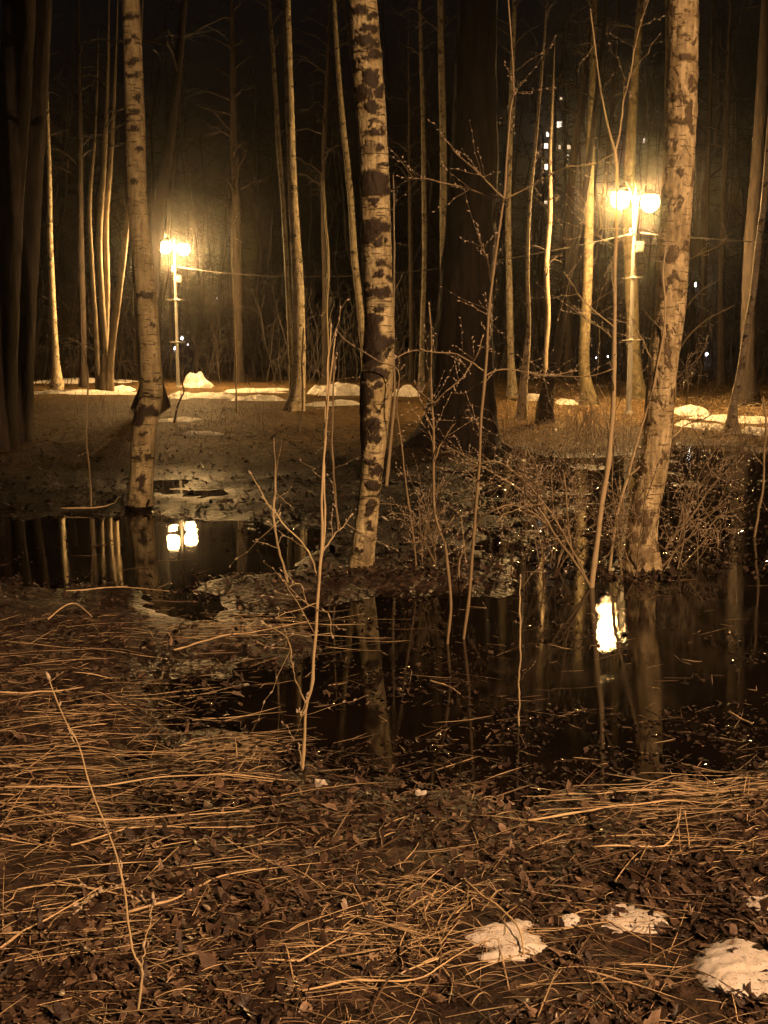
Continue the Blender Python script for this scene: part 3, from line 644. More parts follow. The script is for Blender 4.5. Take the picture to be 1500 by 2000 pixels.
sapling('tall whip with crossing side branches, right of the huge dark trunk',
 [[(905,1252,9),(914,1180,9),(922,1080,8.5),(930,980,8),(936,880,8),(942,800,8),(947,740,7.5),(952,680,7.5),(956,610,7),(963,540,7),(975,460,6.5),(985,390,6),(990,320,5.5),(996,250,5),(998,215,5),(1004,185,5),(1003,120,4),(998,50,4),(994,0,3.5),(992,-40,3)],
  [(1004,185,4),(1010,176,3),(1013,168,2)], [(985,388,4),(960,365,4),(930,335,3.5),(900,305,3.5),(872,280,3.5)], [(985,388,4),(950,378,4),(910,362,4),(860,350,3.5),(810,342,3.5),(785,345,3),(768,355,3)], [(985,390,4),(1020,372,3.5),(1060,352,3.5),(1110,335,3),(1150,325,3)],
  [(947,735,4.5),(965,726,4),(1000,722,4),(1040,730,3.5),(1090,735,3),(1150,728,2.5)], [(945,725,4),(915,705,4),(890,692,4),(850,688,3.5),(800,685,3),(772,697,3)], [(944,745,4),(910,770,4),(880,775,4),(868,790,4),(845,788,3.5),(825,770,3)], [(958,550,3.5),(950,530,3.5),(938,505,3.5),(925,490,3),(918,468,3)],
  [(958,650,3),(970,620,3),(978,590,2.5)], [(932,940,4),(950,920,3.5),(985,905,3),(1010,898,2.5)]], M_twig, 5, 8, 7, tw=.25)
sapling('bent whip standing in front of the huge dark trunk',
 [[(874,1258,8),(880,1180,8),(874,1100,8),(866,1055,7.5),(852,1010,7),(847,940,7),(848,880,6.5),(846,800,6),(842,720,5),(840,660,4.5),(836,600,3.5)], [(846,790,4),(870,765,3.5),(905,735,3.5),(925,705,3),(945,660,3)], [(848,900,4),(870,850,3.5),(895,815,3),(905,800,3)], [(846,840,3),(825,790,3),(812,750,2.5)], [(864,1040,3),(880,1015,3),(893,1000,2.5),(900,1030,2),(903,1075,2)]], M_twig, 5, 5, 8, tw=.2)
sapling('short dead stem beside the foot of the huge dark trunk', [[(884,1240,6),(895,1180,5),(900,1100,4),(930,1040,3)]], M_twig, 2, 0, 9, tw=.12)
sapling('upright thin stem standing in the open pool', [[(1014,1420,5),(1014,1330,5),(1015,1240,5),(1016,1130,4)]], M_stem, 0, 0, 10)
sapling('brown whip at the right edge of the pool', [[(1473,1050,7),(1482,1000,7),(1493,940,6),(1498,860,6),(1500,780,5)]], M_twig, 2, 2, 11, tw=.2)
sapling('thin bare stem left of the black patched birch', [[(660,1020,6),(655,960,6),(650,890,6),(648,800,5),(651,700,4)]], M_twig, 3, 2, 12, Y=9.2)
sapling('budding twig curving across the black patched birch', [[(812,1085,5),(800,1000,5),(788,900,4),(775,800,4),(770,715,3.5),(745,708,3.5),(715,690,3),(690,675,3),(672,662,3),(662,650,2.5)]], M_twig, 2, 8, 13, tw=.1, Y=7.4)
sapling('leaning brown whip right behind the foot of the black patched birch', [[(755,945,10),(762,880,9),(770,790,7),(768,650,5),(770,500,4),(768,350,3)]], M_stem, 4, 4, 14, tw=.3, Y=12)
sapling('thin whip with forked twigs far left of the banded birch', [[(462,800,5),(461,700,4),(457,600,4),(453,480,3),(452,400,2)]], M_twig, 5, 4, 15, tw=.5, Y=24)
sapling('dark whip bent at the foot of the banded birch', [[(584,845,6),(590,800,5),(589,720,5),(592,640,4)]], M_twig, 3, 0, 16, tw=.4)
sapling('thin forked whip between the banded and the black patched birch', [[(640,790,6),(640,690,6),(637,600,6),(640,520,6),(637,440,5),(634,360,3)]], M_twig, 9, 6, 17, tw=.6, Y=24)
sapling('dark stick bent beside the snow strip under the left lamp', [[(340,828,6),(350,790,5),(358,765,4),(352,730,3)]], M_dark, 0, 0, 18)

def shrub(label, px, py, spec, seed, m=None):
    """a bush of hand led main twigs with many budding side twigs"""
    return sapling(label, spec, m or M_twig, 9, 7, seed, tw=.26, name='budding_shrub', cat='shrub')
shrub('bushy willow twigs with pale buds fanning left of the sapling pole', 1155, 1145,
 [[(1155,1148,7),(1120,1095,6),(1080,1040,6),(1050,990,5),(1020,960,5),(980,935,4.5),(930,905,4),(880,878,3.5)], [(1150,1140,6),(1105,1050,5),(1060,980,5),(1020,935,4),(960,900,4),(905,925,3)], [(1080,1040,5),(1040,1000,5),(985,985,4),(940,1010,4),(925,1040,3)],
  [(1120,1095,5),(1108,1010,5),(1102,930,4),(1100,950,3)], [(1050,990,4),(1045,940,3.5),(1038,900,3),(1028,880,2.5)], [(1020,960,4),(985,940,4),(945,950,3.5),(915,925,3)], [(1155,1148,5),(1100,1180,4),(1085,1250,3)],
  [(1105,1050,4),(1085,1000,3.5),(1092,960,3),(1095,900,3)], [(1060,985,3),(1000,980,3),(950,985,2.5)]], 21)
shrub('budding twigs spraying up from the water right of the thick mottled birch', 1325, 1040,
 [[(1300,1070,6),(1330,1030,5),(1360,990,4.5),(1400,945,4),(1440,890,3)], [(1320,1040,5),(1335,1000,4),(1345,960,3.5),(1362,920,3)], [(1325,1030,4),(1325,980,3.5),(1318,930,3)], [(1290,1120,5),(1340,1125,5),(1390,1100,4.5),(1405,1050,4),(1402,1000,3)],
  [(1340,1030,4),(1375,990,3.5),(1378,950,3),(1365,900,3)], [(1370,1050,4),(1410,1020,3.5),(1430,1008,3)]], 22)
shrub('long budded twigs reaching right from behind the thick mottled birch', 1320, 900,
 [[(1300,905,6),(1312,800,5.5),(1322,700,5),(1345,660,4.5),(1380,625,4),(1425,598,3)], [(1312,800,4),(1330,745,4),(1360,705,3.5),(1405,655,3)], [(1322,690,4),(1335,600,4),(1352,575,3.5),(1370,560,3)], [(1315,780,3.5),(1340,750,3.5),(1375,728,3)], [(1340,790,4),(1338,740,4),(1336,715,3.5),(1348,690,3)], [(1325,650,3.5),(1345,510,3),(1400,480,2.5),(1452,448,2)]], 23)

def bush(label, px, py, n, hgt, spread, seed, lean=(0, 0)):
    rg = np.random.default_rng(seed); g = G(px, py); mb, bb = MB(), MB()
    def grow(p, d, L, r, lev):
        m = 7; t = np.linspace(0, 1, m)[:, None]
        c = p + d * L * t + np.cumsum(rg.normal(0, .035 * L, (m, 3)), 0) * t + np.array([0, 0, -.10 * L]) * t ** 2 * (lev > 0)
        mb.tube(c, np.maximum(r * (1 - .6 * t[:, 0]), .0008), 5 if lev == 0 else 4, cap=False)
        if lev < 2:
            for _ in range(rg.integers(4, 8)):
                j = rg.integers(2, m); e = d + rg.normal(0, .65, 3); e /= np.linalg.norm(e); grow(c[j], e, L * rg.uniform(.25, .55), r * .55, lev + 1)
        else:
            for j in range(2, m): 
                if rg.random() < .6: bud(bb, c[j], d + rg.normal(0, .4, 3), rg.uniform(.010, .018))
    for _ in range(n):
        a = rg.uniform(0, 6.28); d = np.array([math.cos(a) * spread * rg.random() + lean[0], math.sin(a) * spread * rg.random() * .7 + lean[1], 1]); d /= np.linalg.norm(d)
        x, y = g[0] + rg.normal(0, .10), g[1] + rg.normal(0, .10)
        grow(np.array([x, y, tz(x, y) - .03]), d, hgt * rg.uniform(.5, 1.1), rg.uniform(.003, .006), 0)
    o = mb.build('budding_shrub', M_twig, None, g); tag(o, label, 'shrub'); bb.build('bud', M_bud, o, g)['kind'] = 'stuff'
bush('low tangled bush of fine pale twigs between the bent whip and the sapling pole', 1060, 1110, 9, .75, .9, 41)
bush('dense twiggy bush hugging the left of the thick mottled birch foot', 1205, 1120, 8, .9, .6, 42, (-.15, 0))
bush('fine twigged bush just right of the thick mottled birch foot', 1330, 1105, 8, .75, .9, 43, (.2, 0))
bush('twiggy bush in the marsh before the huge dark trunk', 960, 1000, 9, .8, .9, 44)
bush('small twiggy bush at the foot of the black patched birch', 830, 1100, 6, .55, .9, 45)
bush('straggly bush far behind the sapling pole on the golden bank', 1130, 870, 9, 1.0, .8, 46)
bush('straggly bush on the bank right of the thick mottled birch', 1390, 890, 8, .9, .9, 47)

# ------------------------------------------------------------------ snow
def snow(label, c, rx, ry, h, seed, rot=0.0, name='snow_patch', lump=.07, n=90, wob=.45):
    u = np.linspace(-1.25, 1.25, n); A, B = np.meshgrid(u, u)
    k0 = max(rx, ry); rr = np.hypot(A, B); th = np.arctan2(B, A)
    edge = 1 + wob * fbm(np.cos(th) * 1.5 + seed * 3.1, np.sin(th) * 1.5, 0, seed, 3) * .8
    x = A * rx; y = B * ry; ca, sa = math.cos(rot), math.sin(rot)
    X = c[0] + x * ca - y * sa; Y = c[1] + x * sa + y * ca
    q = np.clip(1 - (rr * (1 + .25 * (edge - 1))) ** 2 + wob * (fbm(X / k0 * 1.5 + seed, Y / k0 * 2.4, 0, seed + 21, 4) * .55 + .03), -1, 1)
    prof = np.sign(q) * np.abs(q) ** .8
    k = max(rx, ry)
    Z = np.maximum(terrain(X, Y), 0) + h * (prof * (1 + lump * fbm(X / k * 2.2, Y / k * 2.2, 0, seed + 3, 3))) - h * .12 + h * .04 * fbm(X / k * 11, Y / k * 11, 0, seed + 8, 3) * (q > 0)
    Z = np.where(q < -.05, np.maximum(terrain(X, Y), 0) - .05 - h * .3, Z)
    iv = np.arange(n * n).reshape(n, n)
    mb = MB(); quads = np.stack([iv[:-1, :-1], iv[:-1, 1:], iv[1:, 1:], iv[1:, :-1]], -1).reshape(-1, 4)
    keep = (q.ravel()[quads] > -.5).any(1)
    mb.add(np.stack([X, Y, Z], -1).reshape(-1, 3), quads[keep])
    return tag(mb.build(name, M_snow, None, c), label, 'snow patch', 'leftover snow patches')
def snow_px(label, x0, x1, py, dy, h, seed, **kw):
    c = G((x0 + x1) / 2, py); rx = (x1 - x0) / 2 / FPX * c[1]
    return snow(label, c, rx, dy, h, seed, **kw)
snow_px('curved snow scrap with a straw lying across it, lower right', 918, 1066, 1852, .095, .014, 1, wob=.9)
snow_px('arched snow scrap behind the large snow lump, lower right', 1160, 1325, 1806, .070, .015, 2, wob=.9, rot=-.12)
snow_px('large snow lump cut by the right edge of the photo', 1345, 1560, 1895, .13, .028, 3, rot=-.15)
snow_px('small snow scrap at the right edge, farthest of the near ones', 1455, 1560, 1782, .05, .02, 4)
snow_px('tiny grey snow scrap between the curved and the arched scraps', 1088, 1142, 1814, .03, .015, 5, wob=.6)
FAR_SNOW = [('thin snow strip at the foot of the thin pale birch, far left', 68, 250, 746, .9, .10), ('snow strip in front of the many stemmed tree', 72, 268, 768, .7, .12), ('pointed snow heap right of the left lamp post', 360, 425, 755, .6, .34),
 ('long bright snow strip running from the left lamp to the banded birch', 322, 470, 777, .9, .13), ('snow strip just left of the banded birch foot', 455, 570, 782, .7, .14), ('rounded snow heap left of the black patched birch', 612, 712, 770, .8, .30), ('small snow heap between the black patched birch and the huge dark trunk', 768, 816, 774, .6, .26),
 ('dull thin snow strip left of the black patched birch', 600, 706, 790, .7, .08), ('snow scrap right of the slender birch foot', 1022, 1066, 781, .5, .10), ('flat snow strip right of the dark leaning foot', 1080, 1134, 788, .5, .09), ('snow heap right of the thick mottled birch', 1312, 1378, 806, .7, .16), ('broad lumpy snow strip at the right edge of the far bank', 1322, 1430, 836, .55, .10), ('lumpy end of the snow strip at the right edge', 1428, 1530, 846, .5, .10),
 ('short snow strip in front of the left lamp', 308, 386, 822, .5, .05), ('narrow snow streak alone on the dark ground near the left pool', 343, 443, 849, .3, .05), ('thin snow band behind the slim olive birch', 200, 262, 764, .6, .1),
 ('flat snow band along the far side of the path', 425, 560, 765, .8, .06), ('flat snow band behind the crooked slim birch', 1330, 1530, 820, .7, .05)]
for k, (lb, a, b_, y, dy, h) in enumerate(FAR_SNOW): snow_px(lb, a, b_, y, dy, h, 20 + k, lump=.3, wob=1.0)

# ------------------------------------------------------------------ leaf litter, straw, sticks
def scatter_px(n, x0, x1, y0, y1):
    """random ground points, denser near the viewer"""
    px = rng.uniform(x0, x1, n); py = rng.uniform(y0, y1, n)
    dep = PITCH + np.arctan((py - 1000) / FPX); Y = HC / np.tan(dep)
    X = (px - 750) / FPX * (Y * CP + HC * SP)
    return X, Y
def leaves(name, label, n, region, size, lift, tone, wet_only=None, tilt=.35, m=None):
    X, Y = scatter_px(n, *region); Z = terrain(X, Y)
    if wet_only is True: k = Z < -.004
    elif wet_only is False: k = Z > -.012
    else: k = Z > -9
    dens = fbm(X / .5, Y / .5, 0, 77, 3); k &= dens > -.55 + (.55 if wet_only else 0)
    X, Y, Z = X[k], Y[k], np.maximum(Z[k], .0015); n = len(X)
    shp = np.array([[-1, 0, 0], [-.72, .30, 0], [-.38, .50, 0], [-.02, .40, 0], [.40, .33, 0], [1.05, 0, 0], [.42, -.30, 0], [.0, -.42, 0], [-.36, -.48, 0], [-.72, -.28, 0], [-.05, 0, 0]])
    L = size * np.clip(np.exp(rng.normal(-.2, .4, n)), .3, 1.5); az = rng.uniform(0, 2 * np.pi, n)
    v = np.tile(shp, (n, 1, 1)); v[:, :, 1] *= rng.uniform(.5, 1.3, (n, 1)); v[:, :, :2] += rng.normal(0, .08, (n, 11, 2))
    v = v * L[:, None, None]
    curl = rng.normal(0, 1, (n, 1)); v[:, :, 2] += curl * (v[:, :, 1] ** 2 + .5 * v[:, :, 0] ** 2) / L[:, None] * .7 + rng.normal(0, .08, (n, 11)) * L[:, None]
    ta, tb = rng.normal(0, tilt, n), rng.normal(0, tilt, n)
    v[:, :, 2] += v[:, :, 0] * np.tan(np.clip(ta, -1, 1))[:, None] + v[:, :, 1] * np.tan(np.clip(tb, -1, 1))[:, None]
    ca, sa = np.cos(az)[:, None], np.sin(az)[:, None]
    x = v[:, :, 0] * ca - v[:, :, 1] * sa + X[:, None]; y = v[:, :, 0] * sa + v[:, :, 1] * ca + Y[:, None]
    z = v[:, :, 2] - v[:, :, 2].min(1)[:, None] * .55 + Z[:, None] + lift
    i = (np.arange(n) * 11)[:, None]
    tr = np.concatenate([i + np.array([[10, a, (a + 1) % 10]]) for a in range(10)], 0)
    mb = MB(); t = np.clip(rng.beta(1.6, 2.4, n) + tone, 0, 1)
    mb.add(np.stack([x, y, z], -1).reshape(-1, 3), None, tr, np.repeat(t, 11) * np.tile([1, 1.05, .95, 1, .9, 1.1, .95, 1, 1.05, .9, .8], n))
    return tag(mb.build(name, m or M_leaf, None, (0, 0, 0), True), label, 'leaves', None, 'stuff')
leaves('fallen_leaves', 'wet brown fallen leaves covering the mud in the foreground', 44000, (-1000, 2500, 1130, 2300), .019, .002, .06, False, .28)
leaves('fallen_leaves', 'wet glinting fallen leaves on the marshy ground before the far bank', 19000, (-900, 2400, 850, 1150), .028, .004, -.10, False)
leaves('fallen_leaves', 'glossy wet leaves crowding the shallow marsh at the right', 6000, (800, 1900, 880, 1130), .022, .002, -.05, None, .4, M_sodden)
leaves('floating_leaves', 'dark wet leaves floating in the pools', 27000, (-900, 2400, 880, 1600), .014, .001, -.12, True, .24, M_sodden)

def straw(name, label, clumps, m, n_loose, Lr, rr, seed, region, dirsig=.5):
    rg = np.random.default_rng(seed); mb = MB()
    def one(x, y, az, L, r, lift, tone):
        n = 6; t = np.linspace(-.5, .5, n)
        bend = rg.normal(0, .07); ax = az + bend * t * 2
        kink = rg.random() < .25
        px = x + np.cumsum(np.cos(ax)) * L / n - np.cos(az) * L / 2; py = y + np.cumsum(np.sin(ax)) * L / n - np.sin(az) * L / 2
        if kink:
            k = rg.integers(2, 5); a2 = az + rg.choice([-1, 1]) * rg.uniform(.7, 2.0)
            px[k:] = px[k - 1] + np.cos(a2) * np.arange(1, n - k + 1) * L / n; py[k:] = py[k - 1] + np.sin(a2) * np.arange(1, n - k + 1) * L / n
        pz = np.maximum(terrain(px, py), 0)
        base = pz.max() * .55 + pz * .45
        if pz.max() <= 0.001: lift *= .15
        z = np.maximum(base, pz) + lift * (1 - (2 * t) ** 2) + r * 1.5 + rg.normal(0, .15) * t * L * .5
        z = np.maximum(z, pz + r)
        mb.ribbon(np.stack([px, py, z], 1), r * np.array([.7, 1, 1.1, 1, .8, .25]) * rg.uniform(.8, 1.5), rg.uniform(-.5, .5) + np.cumsum(rg.normal(0, .35, 6)), np.clip(tone + rg.normal(0, .12, 6).repeat(4), 0, 1))
    for (cx, cy_, n, sx, sy, az0, sg, L0) in clumps:
        g = G(cx, cy_); k = g[1] / FPX
        for _ in range(int(n * .6)):
            one(g[0] + rg.normal(0, sx) * k, g[1] + rg.normal(0, sy), az0 + rg.normal(0, sg), L0 * .75 * rg.uniform(.3, 1.3), rg.uniform(*rr), abs(rg.normal(0, .008)), rg.uniform(.3, 1))
    X, Y = scatter_px(n_loose, *region); Z = terrain(X, Y)
    for x, y, z in zip(X, Y, Z):
        if z < -.02 and rg.random() < .45: continue
        az = rg.normal(.15, dirsig) if rg.random() < .75 else rg.uniform(0, np.pi)
        one(x, y, az, rg.uniform(*Lr), rg.uniform(*rr), abs(rg.normal(0, .008)), rg.uniform(0, .85))
    return tag(mb.build(name, m), label, 'dry grass', None, 'stuff')
CL = [(80,1440,45,90,.25,.30,.16,.75),(200,1400,45,110,.25,.22,.14,.8),(60,1530,55,90,.22,.06,.12,.8),(200,1530,50,120,.2,.05,.12,.8),(480,1470,45,55,.10,.10,.22,.5),(430,1510,25,60,.12,.03,.12,.6),
 (450,1235,26,80,.18,.14,.10,.9),(520,1225,16,70,.18,.05,.12,.9),(120,1260,35,110,.3,.08,.25,.7),(60,1340,25,90,.25,.05,.14,.8),(330,1610,20,110,.15,.06,.07,.9),(60,1600,35,90,.16,.1,.3,.6),(180,1630,30,70,.15,.1,.5,.4),
 (780,1790,60,75,.14,.35,.7,.45),(700,1850,45,80,.12,.3,.6,.45),(850,1830,30,60,.1,.9,.5,.4),(900,1760,22,50,.1,1.2,.5,.4),(300,1790,16,130,.12,.30,.08,.8),(120,1850,18,110,.1,.33,.1,.7),
 (1400,1565,45,80,.10,.16,.10,.75),(1250,1590,25,90,.1,.08,.12,.6),(1480,1555,20,50,.08,.3,.3,.5),(1050,1640,20,120,.15,.05,.3,.5),(600,1900,20,150,.08,.1,.3,.5),(1150,1880,20,130,.12,-.35,.4,.45),(300,1930,30,130,.1,.3,.5,.4),
 (1400,1650,24,100,.15,-.15,.35,.5),(100,1780,20,100,.12,.3,.3,.5),(520,1700,16,100,.15,.4,.3,.5),(150,1215,10,50,.1,.2,.7,.3)]
straw('dry_grass', 'flattened yellow straw and dead grass stems lying over the mud', CL, M_straw, 720, (.08, .4), (.0008, .0019), 3, (-800, 2300, 1180, 2250))
straw('twig_litter', 'thin dark twigs and stalks scattered over the wet ground', [], M_stick, 1200, (.05, .35), (.0010, .0026), 4, (-800, 2300, 900, 2250), .8)

CL2 = [(a, b, int(n * 2.6), sx * 1.15, sy * 1.2, az, sg * 1.8, .16) for a, b, n, sx, sy, az, sg, L in CL]
straw('matted_straw', 'matted short broken straw pressed into the mud', CL2, M_straw, 2400, (.02, .14), (.0006, .0014), 6, (-800, 2300, 1180, 2250), 1.0)
def stick(pts, w, label, m=M_straw, lift=.0, tone=.9):
    g = [G(x, y) for x, y in pts]; g = spline(np.array(g), 22)
    t = np.linspace(0, 1, 22); h = np.maximum(terrain(g[:, 0], g[:, 1]), 0)
    g[:, 2] = np.maximum(h, h.mean()) + .012 + lift * np.sin(np.pi * t)
    r = w / FPX * g[:, 1].mean() * .33
    rg = np.random.default_rng(int(pts[0][0]) + 3); g[:, :2] += np.cumsum(rg.normal(0, .0012, (22, 2)), 0)
    mb = MB(); mb.tube(g, r * (1 - .5 * t) * (1 + .18 * rg.normal(0, 1, 22).clip(-1, 1.5)), 7, np.clip(tone + rg.normal(0, .25, 22).repeat(7).tolist() + [tone, tone] if False else np.concatenate([np.clip(tone - .3 * rg.random(22), 0, 1).repeat(7), [tone, tone]]), 0, 1))
    tag(mb.build('fallen_stem', m, None, g[0]), label, 'plant stem', 'long fallen stems on the mud')
stick([(0,1728),(200,1630),(255,1600)][::-1] and [(0,1862),(120,1795),(210,1755)], 7, 'pale straight stem entering from the left edge below the leaning stem')
stick([(250,1805),(330,1770),(430,1730),(520,1706)], 8, 'long pale stem right of the leaning stem, bright at its middle')
stick([(436,1652),(480,1675),(535,1706)], 8, 'thick short stem slanting down right in the centre left foreground')
stick([(135,1614),(300,1607),(490,1596)], 6, 'long level stem lying below the wet puddle at left')
stick([(140,1662),(260,1636),(380,1630),(500,1627)], 6, 'long level stem parallel to and below the other level one')
stick([(0,1548),(180,1542),(330,1528),(450,1532),(535,1540)], 6, 'long bowed stem crossing under the straw heap at left')
stick([(905,1745),(960,1800),(1010,1855),(1025,1880)], 9, 'thick yellow stem leaning down onto the curved snow scrap', lift=.03)
stick([(0,1362),(120,1356),(165,1354)], 7, 'pale stem lying level at the left edge')
stick([(590,1960),(700,1945),(800,1940),(880,1890),(960,1840)], 7, 'long kinked stem at the bottom of the photo')
stick([(1160,1662),(1290,1665),(1335,1605),(1352,1668)], 6, 'stem bent into a sharp tent shape at the right')
stick([(1030,1615),(1200,1590),(1330,1572),(1420,1574)], 7, 'long stem lying along the edge of the right pool')
stick([(1155,1665),(1260,1735),(1330,1765)], 6, 'dark stem slanting down right in the right foreground', M_stick)
stick([(95,1222),(140,1204),(180,1214)], 5, 'arched pale stem above the left straw', lift=.05)
stick([(340,1275),(450,1245),(600,1228)], 5, 'long thin straw lying left of the forking sapling')
stick([(130,1158),(250,1153),(330,1162)], 5, 'thin stem floating at the near edge of the left pool')
stick([(840,1335),(880,1350),(900,1363)], 6, 'short pale stem floating in the middle pool')
stick([(1425,1398),(1450,1412),(1468,1422)], 7, 'short bright stem floating in the right pool')
stick([(120,1000),(190,995),(235,972)], 5, 'thin bent twig above the left pool')
stick([(1115,1840),(1230,1885),(1350,1915),(1480,1985)], 6, 'long dark stem in front of the large snow lump', M_stick)
stick([(560,1540),(590,1545),(640,1555)], 6, 'short stem under the foot of the forking sapling', M_stick)

def scrap(px, py, w, label, seed):
    c = G(px, py); rg = np.random.default_rng(seed); k = w / FPX * c[1]
    an = np.linspace(0, 2 * np.pi, 10)[:-1]; mb = MB()
    ring = np.stack([np.cos(an) * k * .5 * rg.uniform(.7, 1.2, 9), np.sin(an) * k * .4 * rg.uniform(.6, 1.2, 9), rg.uniform(.0, .008, 9)], 1)
    top = ring * [.85, .85, 1] + np.stack([rg.normal(0, .003, 9), rg.normal(0, .003, 9), rg.uniform(.10, .45, 9) * k], 1)
    v = np.vstack([ring, top, [[0, 0, k * .38]]]); j = np.arange(9); j2 = (j + 1) % 9
    mb.add(v + c, np.stack([j, j2, j2 + 9, j + 9], 1), np.stack([j + 9, j2 + 9, j * 0 + 18], 1))
    tag(mb.build('litter_scrap', M_paper, None, c, False), label, 'litter', 'pale litter scraps')
M_paper = plain('pale_paper', (.68, .64, .56), .6, .3, 60)
scrap(822, 1562, 28, 'crumpled pale scrap at the edge of the dark pool', 1)
scrap(627, 1542, 34, 'flat pale scrap right of the forking sapling foot', 2)

# dead reed and grass stems on the far bank
def bank_stems():
    rg = np.random.default_rng(8); mb = MB()
    def put(px, py, hpx, w):
        c = G(px, py); H = hpx / FPX * c[1]; t = np.linspace(0, 1, 6)[:, None]
        l = np.array([rg.normal(0, .25) * H, rg.normal(0, .2) * H, H])
        mb.tube(c + l * t + np.stack([rg.normal(0, .02, 6), rg.normal(0, .02, 6), 0 * t[:, 0]], 1) * H * t, w * (1 - .6 * t[:, 0]), 4, rg.random(), cap=False)
    for _ in range(300): put(rg.uniform(985, 1330), rg.uniform(800, 905), rg.uniform(20, 110) * (1 if rg.random() < .4 else .5), rg.uniform(.0015, .004))
    for _ in range(110): put(rg.uniform(70, 700), rg.uniform(775, 860), rg.uniform(15, 70), rg.uniform(.002, .005))
    for _ in range(160): put(rg.uniform(830, 1250), rg.uniform(980, 1140), rg.uniform(20, 120), rg.uniform(.001, .0022))
    for _ in range(120): put(rg.uniform(1300, 1500), rg.uniform(840, 900), rg.uniform(15, 60), rg.uniform(.0015, .004))
    tag(mb.build('dead_stalks', M_stick), 'thin dead stalks standing on the far bank and in the marsh', 'dead stalks', None, 'stuff')
bank_stems()
def bank_grass():
    rg = np.random.default_rng(18); mb, gold = MB(), MB()
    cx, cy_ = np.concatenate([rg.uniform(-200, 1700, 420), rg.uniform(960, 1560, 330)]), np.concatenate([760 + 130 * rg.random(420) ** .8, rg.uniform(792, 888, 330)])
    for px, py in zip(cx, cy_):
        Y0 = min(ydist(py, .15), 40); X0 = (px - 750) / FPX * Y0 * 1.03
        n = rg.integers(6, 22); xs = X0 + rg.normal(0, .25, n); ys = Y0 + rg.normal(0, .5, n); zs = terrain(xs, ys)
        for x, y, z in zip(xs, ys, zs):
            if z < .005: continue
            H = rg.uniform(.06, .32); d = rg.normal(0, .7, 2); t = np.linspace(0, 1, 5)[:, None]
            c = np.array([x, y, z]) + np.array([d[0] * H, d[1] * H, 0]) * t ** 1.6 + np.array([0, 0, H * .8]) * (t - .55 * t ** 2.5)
            (gold if px > 950 and py < 885 else mb).tube(c, .003 * (1 - .7 * t[:, 0]), 3, rg.random(), cap=False)  # grass round the nearer lamp gets paler straw, lamplight put into its colour
    tag(gold.build('lamplit_tint_grass', M_straw), 'dead grass coloured golden for lamplight on the bank round the nearer lamp', 'dead grass', None, 'stuff')
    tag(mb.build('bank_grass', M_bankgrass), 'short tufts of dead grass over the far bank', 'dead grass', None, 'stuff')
bank_grass()

# ------------------------------------------------------------------ woods behind
def thicket():
    rg = np.random.default_rng(12); mb = MB()
    for _ in range(900):
        Y = rg.uniform(36, 48); X = rg.uniform(-.42, .42) * Y; z = tz(X, Y); H = rg.uniform(.8, 4.2)
        d = np.array([rg.normal(0, .28), rg.normal(0, .2), 1]); t = np.linspace(0, 1, 6)[:, None]
        c = np.array([X, Y, z]) + d * H * t + rg.normal(0, .05, (6, 3)) * t * H
        mb.tube(c, .014 * (1 - .75 * t[:, 0]), 3, cap=False)
        for _ in range(7):
            j = rg.integers(1, 5); e = rg.normal(0, .8, 3) + [0, 0, .5]; e = e / np.linalg.norm(e) * H * rg.uniform(.12, .35)
            mb.tube(c[j] + e * np.linspace(0, 1, 3)[:, None], .006, 3, cap=False)
    tag(mb.build('thicket', M_crown, None, (0, 0, 0), False), 'brown tangle of bare undergrowth behind the lamps', 'thicket', None, 'stuff')
def far_wood():
    rg = np.random.default_rng(13); mb = MB()
    for _ in range(230):
        Y = 44 * (110 / 44) ** rg.random(); X = rg.uniform(-.5, .5) * Y; z = tz(X, Y); H = rg.uniform(7, 22); r = rg.uniform(.03, .17)
        t = np.linspace(0, 1, 9)[:, None]
        c = np.array([X, Y, z - .2]) + np.array([rg.normal(0, .08), rg.normal(0, .05), 1]) * H * t + rg.normal(0, .16, (9, 3)) * [1, 1, 0]
        mb.tube(c, r * (1 - .85 * t[:, 0]), 6, cap=False)
        for _ in range(34):
            h = rg.uniform(.12, .98); p = c[0] + (c[-1] - c[0]) * h; L = rg.uniform(.6, 3.2) * (1.15 - h); az = rg.uniform(0, 6.28)
            e = np.array([math.cos(az), math.sin(az), rg.uniform(-.2, 1.1)]) * L; q5 = np.linspace(0, 1, 5)[:, None]
            q = p + e * q5 - np.array([0, 0, .25 * L]) * q5 ** 2 + rg.normal(0, .05 * L, (5, 3)) * q5
            mb.tube(q, .022 * (1 - .7 * q5[:, 0]), 3, cap=False)
            for _ in range(4):
                e2 = rg.normal(0, .4, 3) * L; mb.tube(q[rg.integers(1, 5)] + e2 * np.linspace(0, 1, 3)[:, None] + rg.normal(0, .04, (3, 3)), .008, 3, cap=False)
    tag(mb.build('far_wood', M_crown, None, (0, 0, 0), False), 'dense dark wood of bare trunks far behind the lamps', 'wood', None, 'stuff')
thicket(); far_wood()

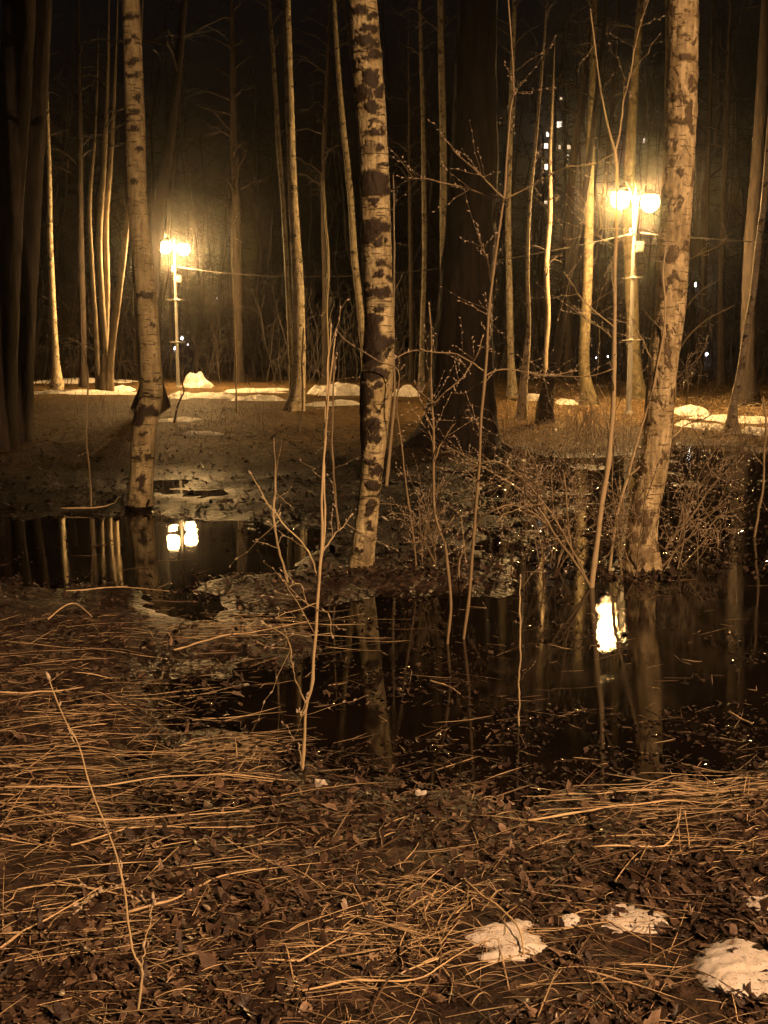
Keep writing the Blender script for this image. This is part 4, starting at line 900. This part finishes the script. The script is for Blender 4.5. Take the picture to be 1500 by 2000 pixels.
# ------------------------------------------------------------------ far lights
M_win = glow('lit_window', (1.0, .86, .70), 3.0)
M_dim = glow('dim_window', (1.0, .74, .50), 1.6)
M_facade = plain('dark_facade', (.10, .09, .085), .8, .3, .6)
def apartment():
    D = 300.0; x0, x1 = P(1036, 676, D)[0], P(1300, 676, D)[0]; zb = -2.0; zt = P(1100, 150, D)[2]
    root = empty('apartment_block', ((x0 + x1) / 2, D, zb), 'far dark apartment block with a few lit windows behind the trees', 'building')
    o = ((x0 + x1) / 2, D, zb)
    w = MB(); w.box(((x0 + x1) / 2, D + 6, (zb + zt) / 2), (x1 - x0, 12, zt - zb)); w.build('wall', M_facade, root, o, False)
    r = MB(); r.box(((x0 + x1) / 2, D + 6, zt + .3), (x1 - x0 + .6, 12.6, .6)); r.build('roof', M_facade, root, o, False)
    for px, py, ww, hh, m in [(1092,243,9,10,M_win),(1070,262,5,9,M_win),(1066,286,8,10,M_win),(1066,326,11,10,M_win),(1107,307,6,9,M_win),(1093,287,4,7,M_dim),(1111,287,6,7,M_dim),(1128,242,4,4,M_win),(1096,192,4,4,M_dim),(1257,275,4,8,M_win),(1066,395,5,5,M_dim)]:
        c = P(px, py, D - .05); k = D / FPX
        f = MB(); f.box(c, (ww * k, .12, hh * k)); f.build('window', m, root, o, False)
apartment()
M_white = glow('far_white_lamp', (1.0, .93, .88), 40.0)
M_cool = glow('far_cool_lamp', (.85, .82, 1.0), 22.0)
def far_lamp(px, py, D, r, m, label, short=False):
    c = P(px, py, D); z0 = tz(c[0], D)
    root = empty('far_lamp', (c[0], D, z0), label, 'distant lamp', 'distant lamps beyond the wood')
    p = MB(); p.tube([(0, 0, -.2), (0, 0, max(c[2] - z0 - r * .9, .1))], .05, 8); p.build('post', M_cap, root)
    g = MB(); an = np.linspace(-np.pi / 2, np.pi / 2, 9); g.lathe((0, 0, c[2] - z0), [(max(r * math.cos(a), .001), r * math.sin(a)) for a in an], 14); g.build('lamp_globe', m, root)
far_lamp(1356, 556, 75, .15, M_white, 'bright white distant lamp right of the thick mottled birch')
far_lamp(1352, 563, 75.6, .09, M_white, 'dimmer lamp touching the bright white distant one')
far_lamp(1380, 692, 70, .10, M_cool, 'bluish low distant light right of the thick mottled birch, larger of two')
far_lamp(1363, 692, 70, .06, M_cool, 'bluish low distant light right of the thick mottled birch, smaller of two')
far_lamp(356, 661, 80, .11, M_white, 'white distant lamp just right of the left lamp post')
far_lamp(366, 673, 80, .05, M_cool, 'tiny distant light low right of the left lamp post')
far_lamp(424, 583, 110, .06, M_white, 'tiny lone distant light in the dark right of the left lamp')
for k, (x, y, r) in enumerate([(1164,699,.05),(1172,697,.06),(1180,694,.05),(1187,696,.06),(1194,700,.07)]):
    far_lamp(x, y, 72, r, M_cool, 'small bluish light in the low row seen left of the sapling pole')
far_lamp(340, 680, 78, .10, M_cool, 'dull bluish light hugging the left lamp post')

# ------------------------------------------------------------------ haze: thin night mist round the whole place
def haze():
    m = bpy.data.materials.new('night_mist'); m.use_nodes = True; n = m.node_tree
    n.nodes.remove(n.nodes['Principled BSDF'])
    v = n.nodes.new('ShaderNodeVolumePrincipled'); v.inputs['Color'].default_value = (.95, .93, .90, 1)
    v.inputs['Density'].default_value = 0.0013; v.inputs['Anisotropy'].default_value = 0.965
    n.links.new(v.outputs[0], n.nodes['Material Output'].inputs['Volume'])
    b = MB(); b.box((0, 0, 36), (840, 840, 84)); o = b.build('haze', m, None, (0, 0, 0), False)
    tag(o, 'thin night mist glowing round the lamps', 'mist', None, 'stuff')
haze()
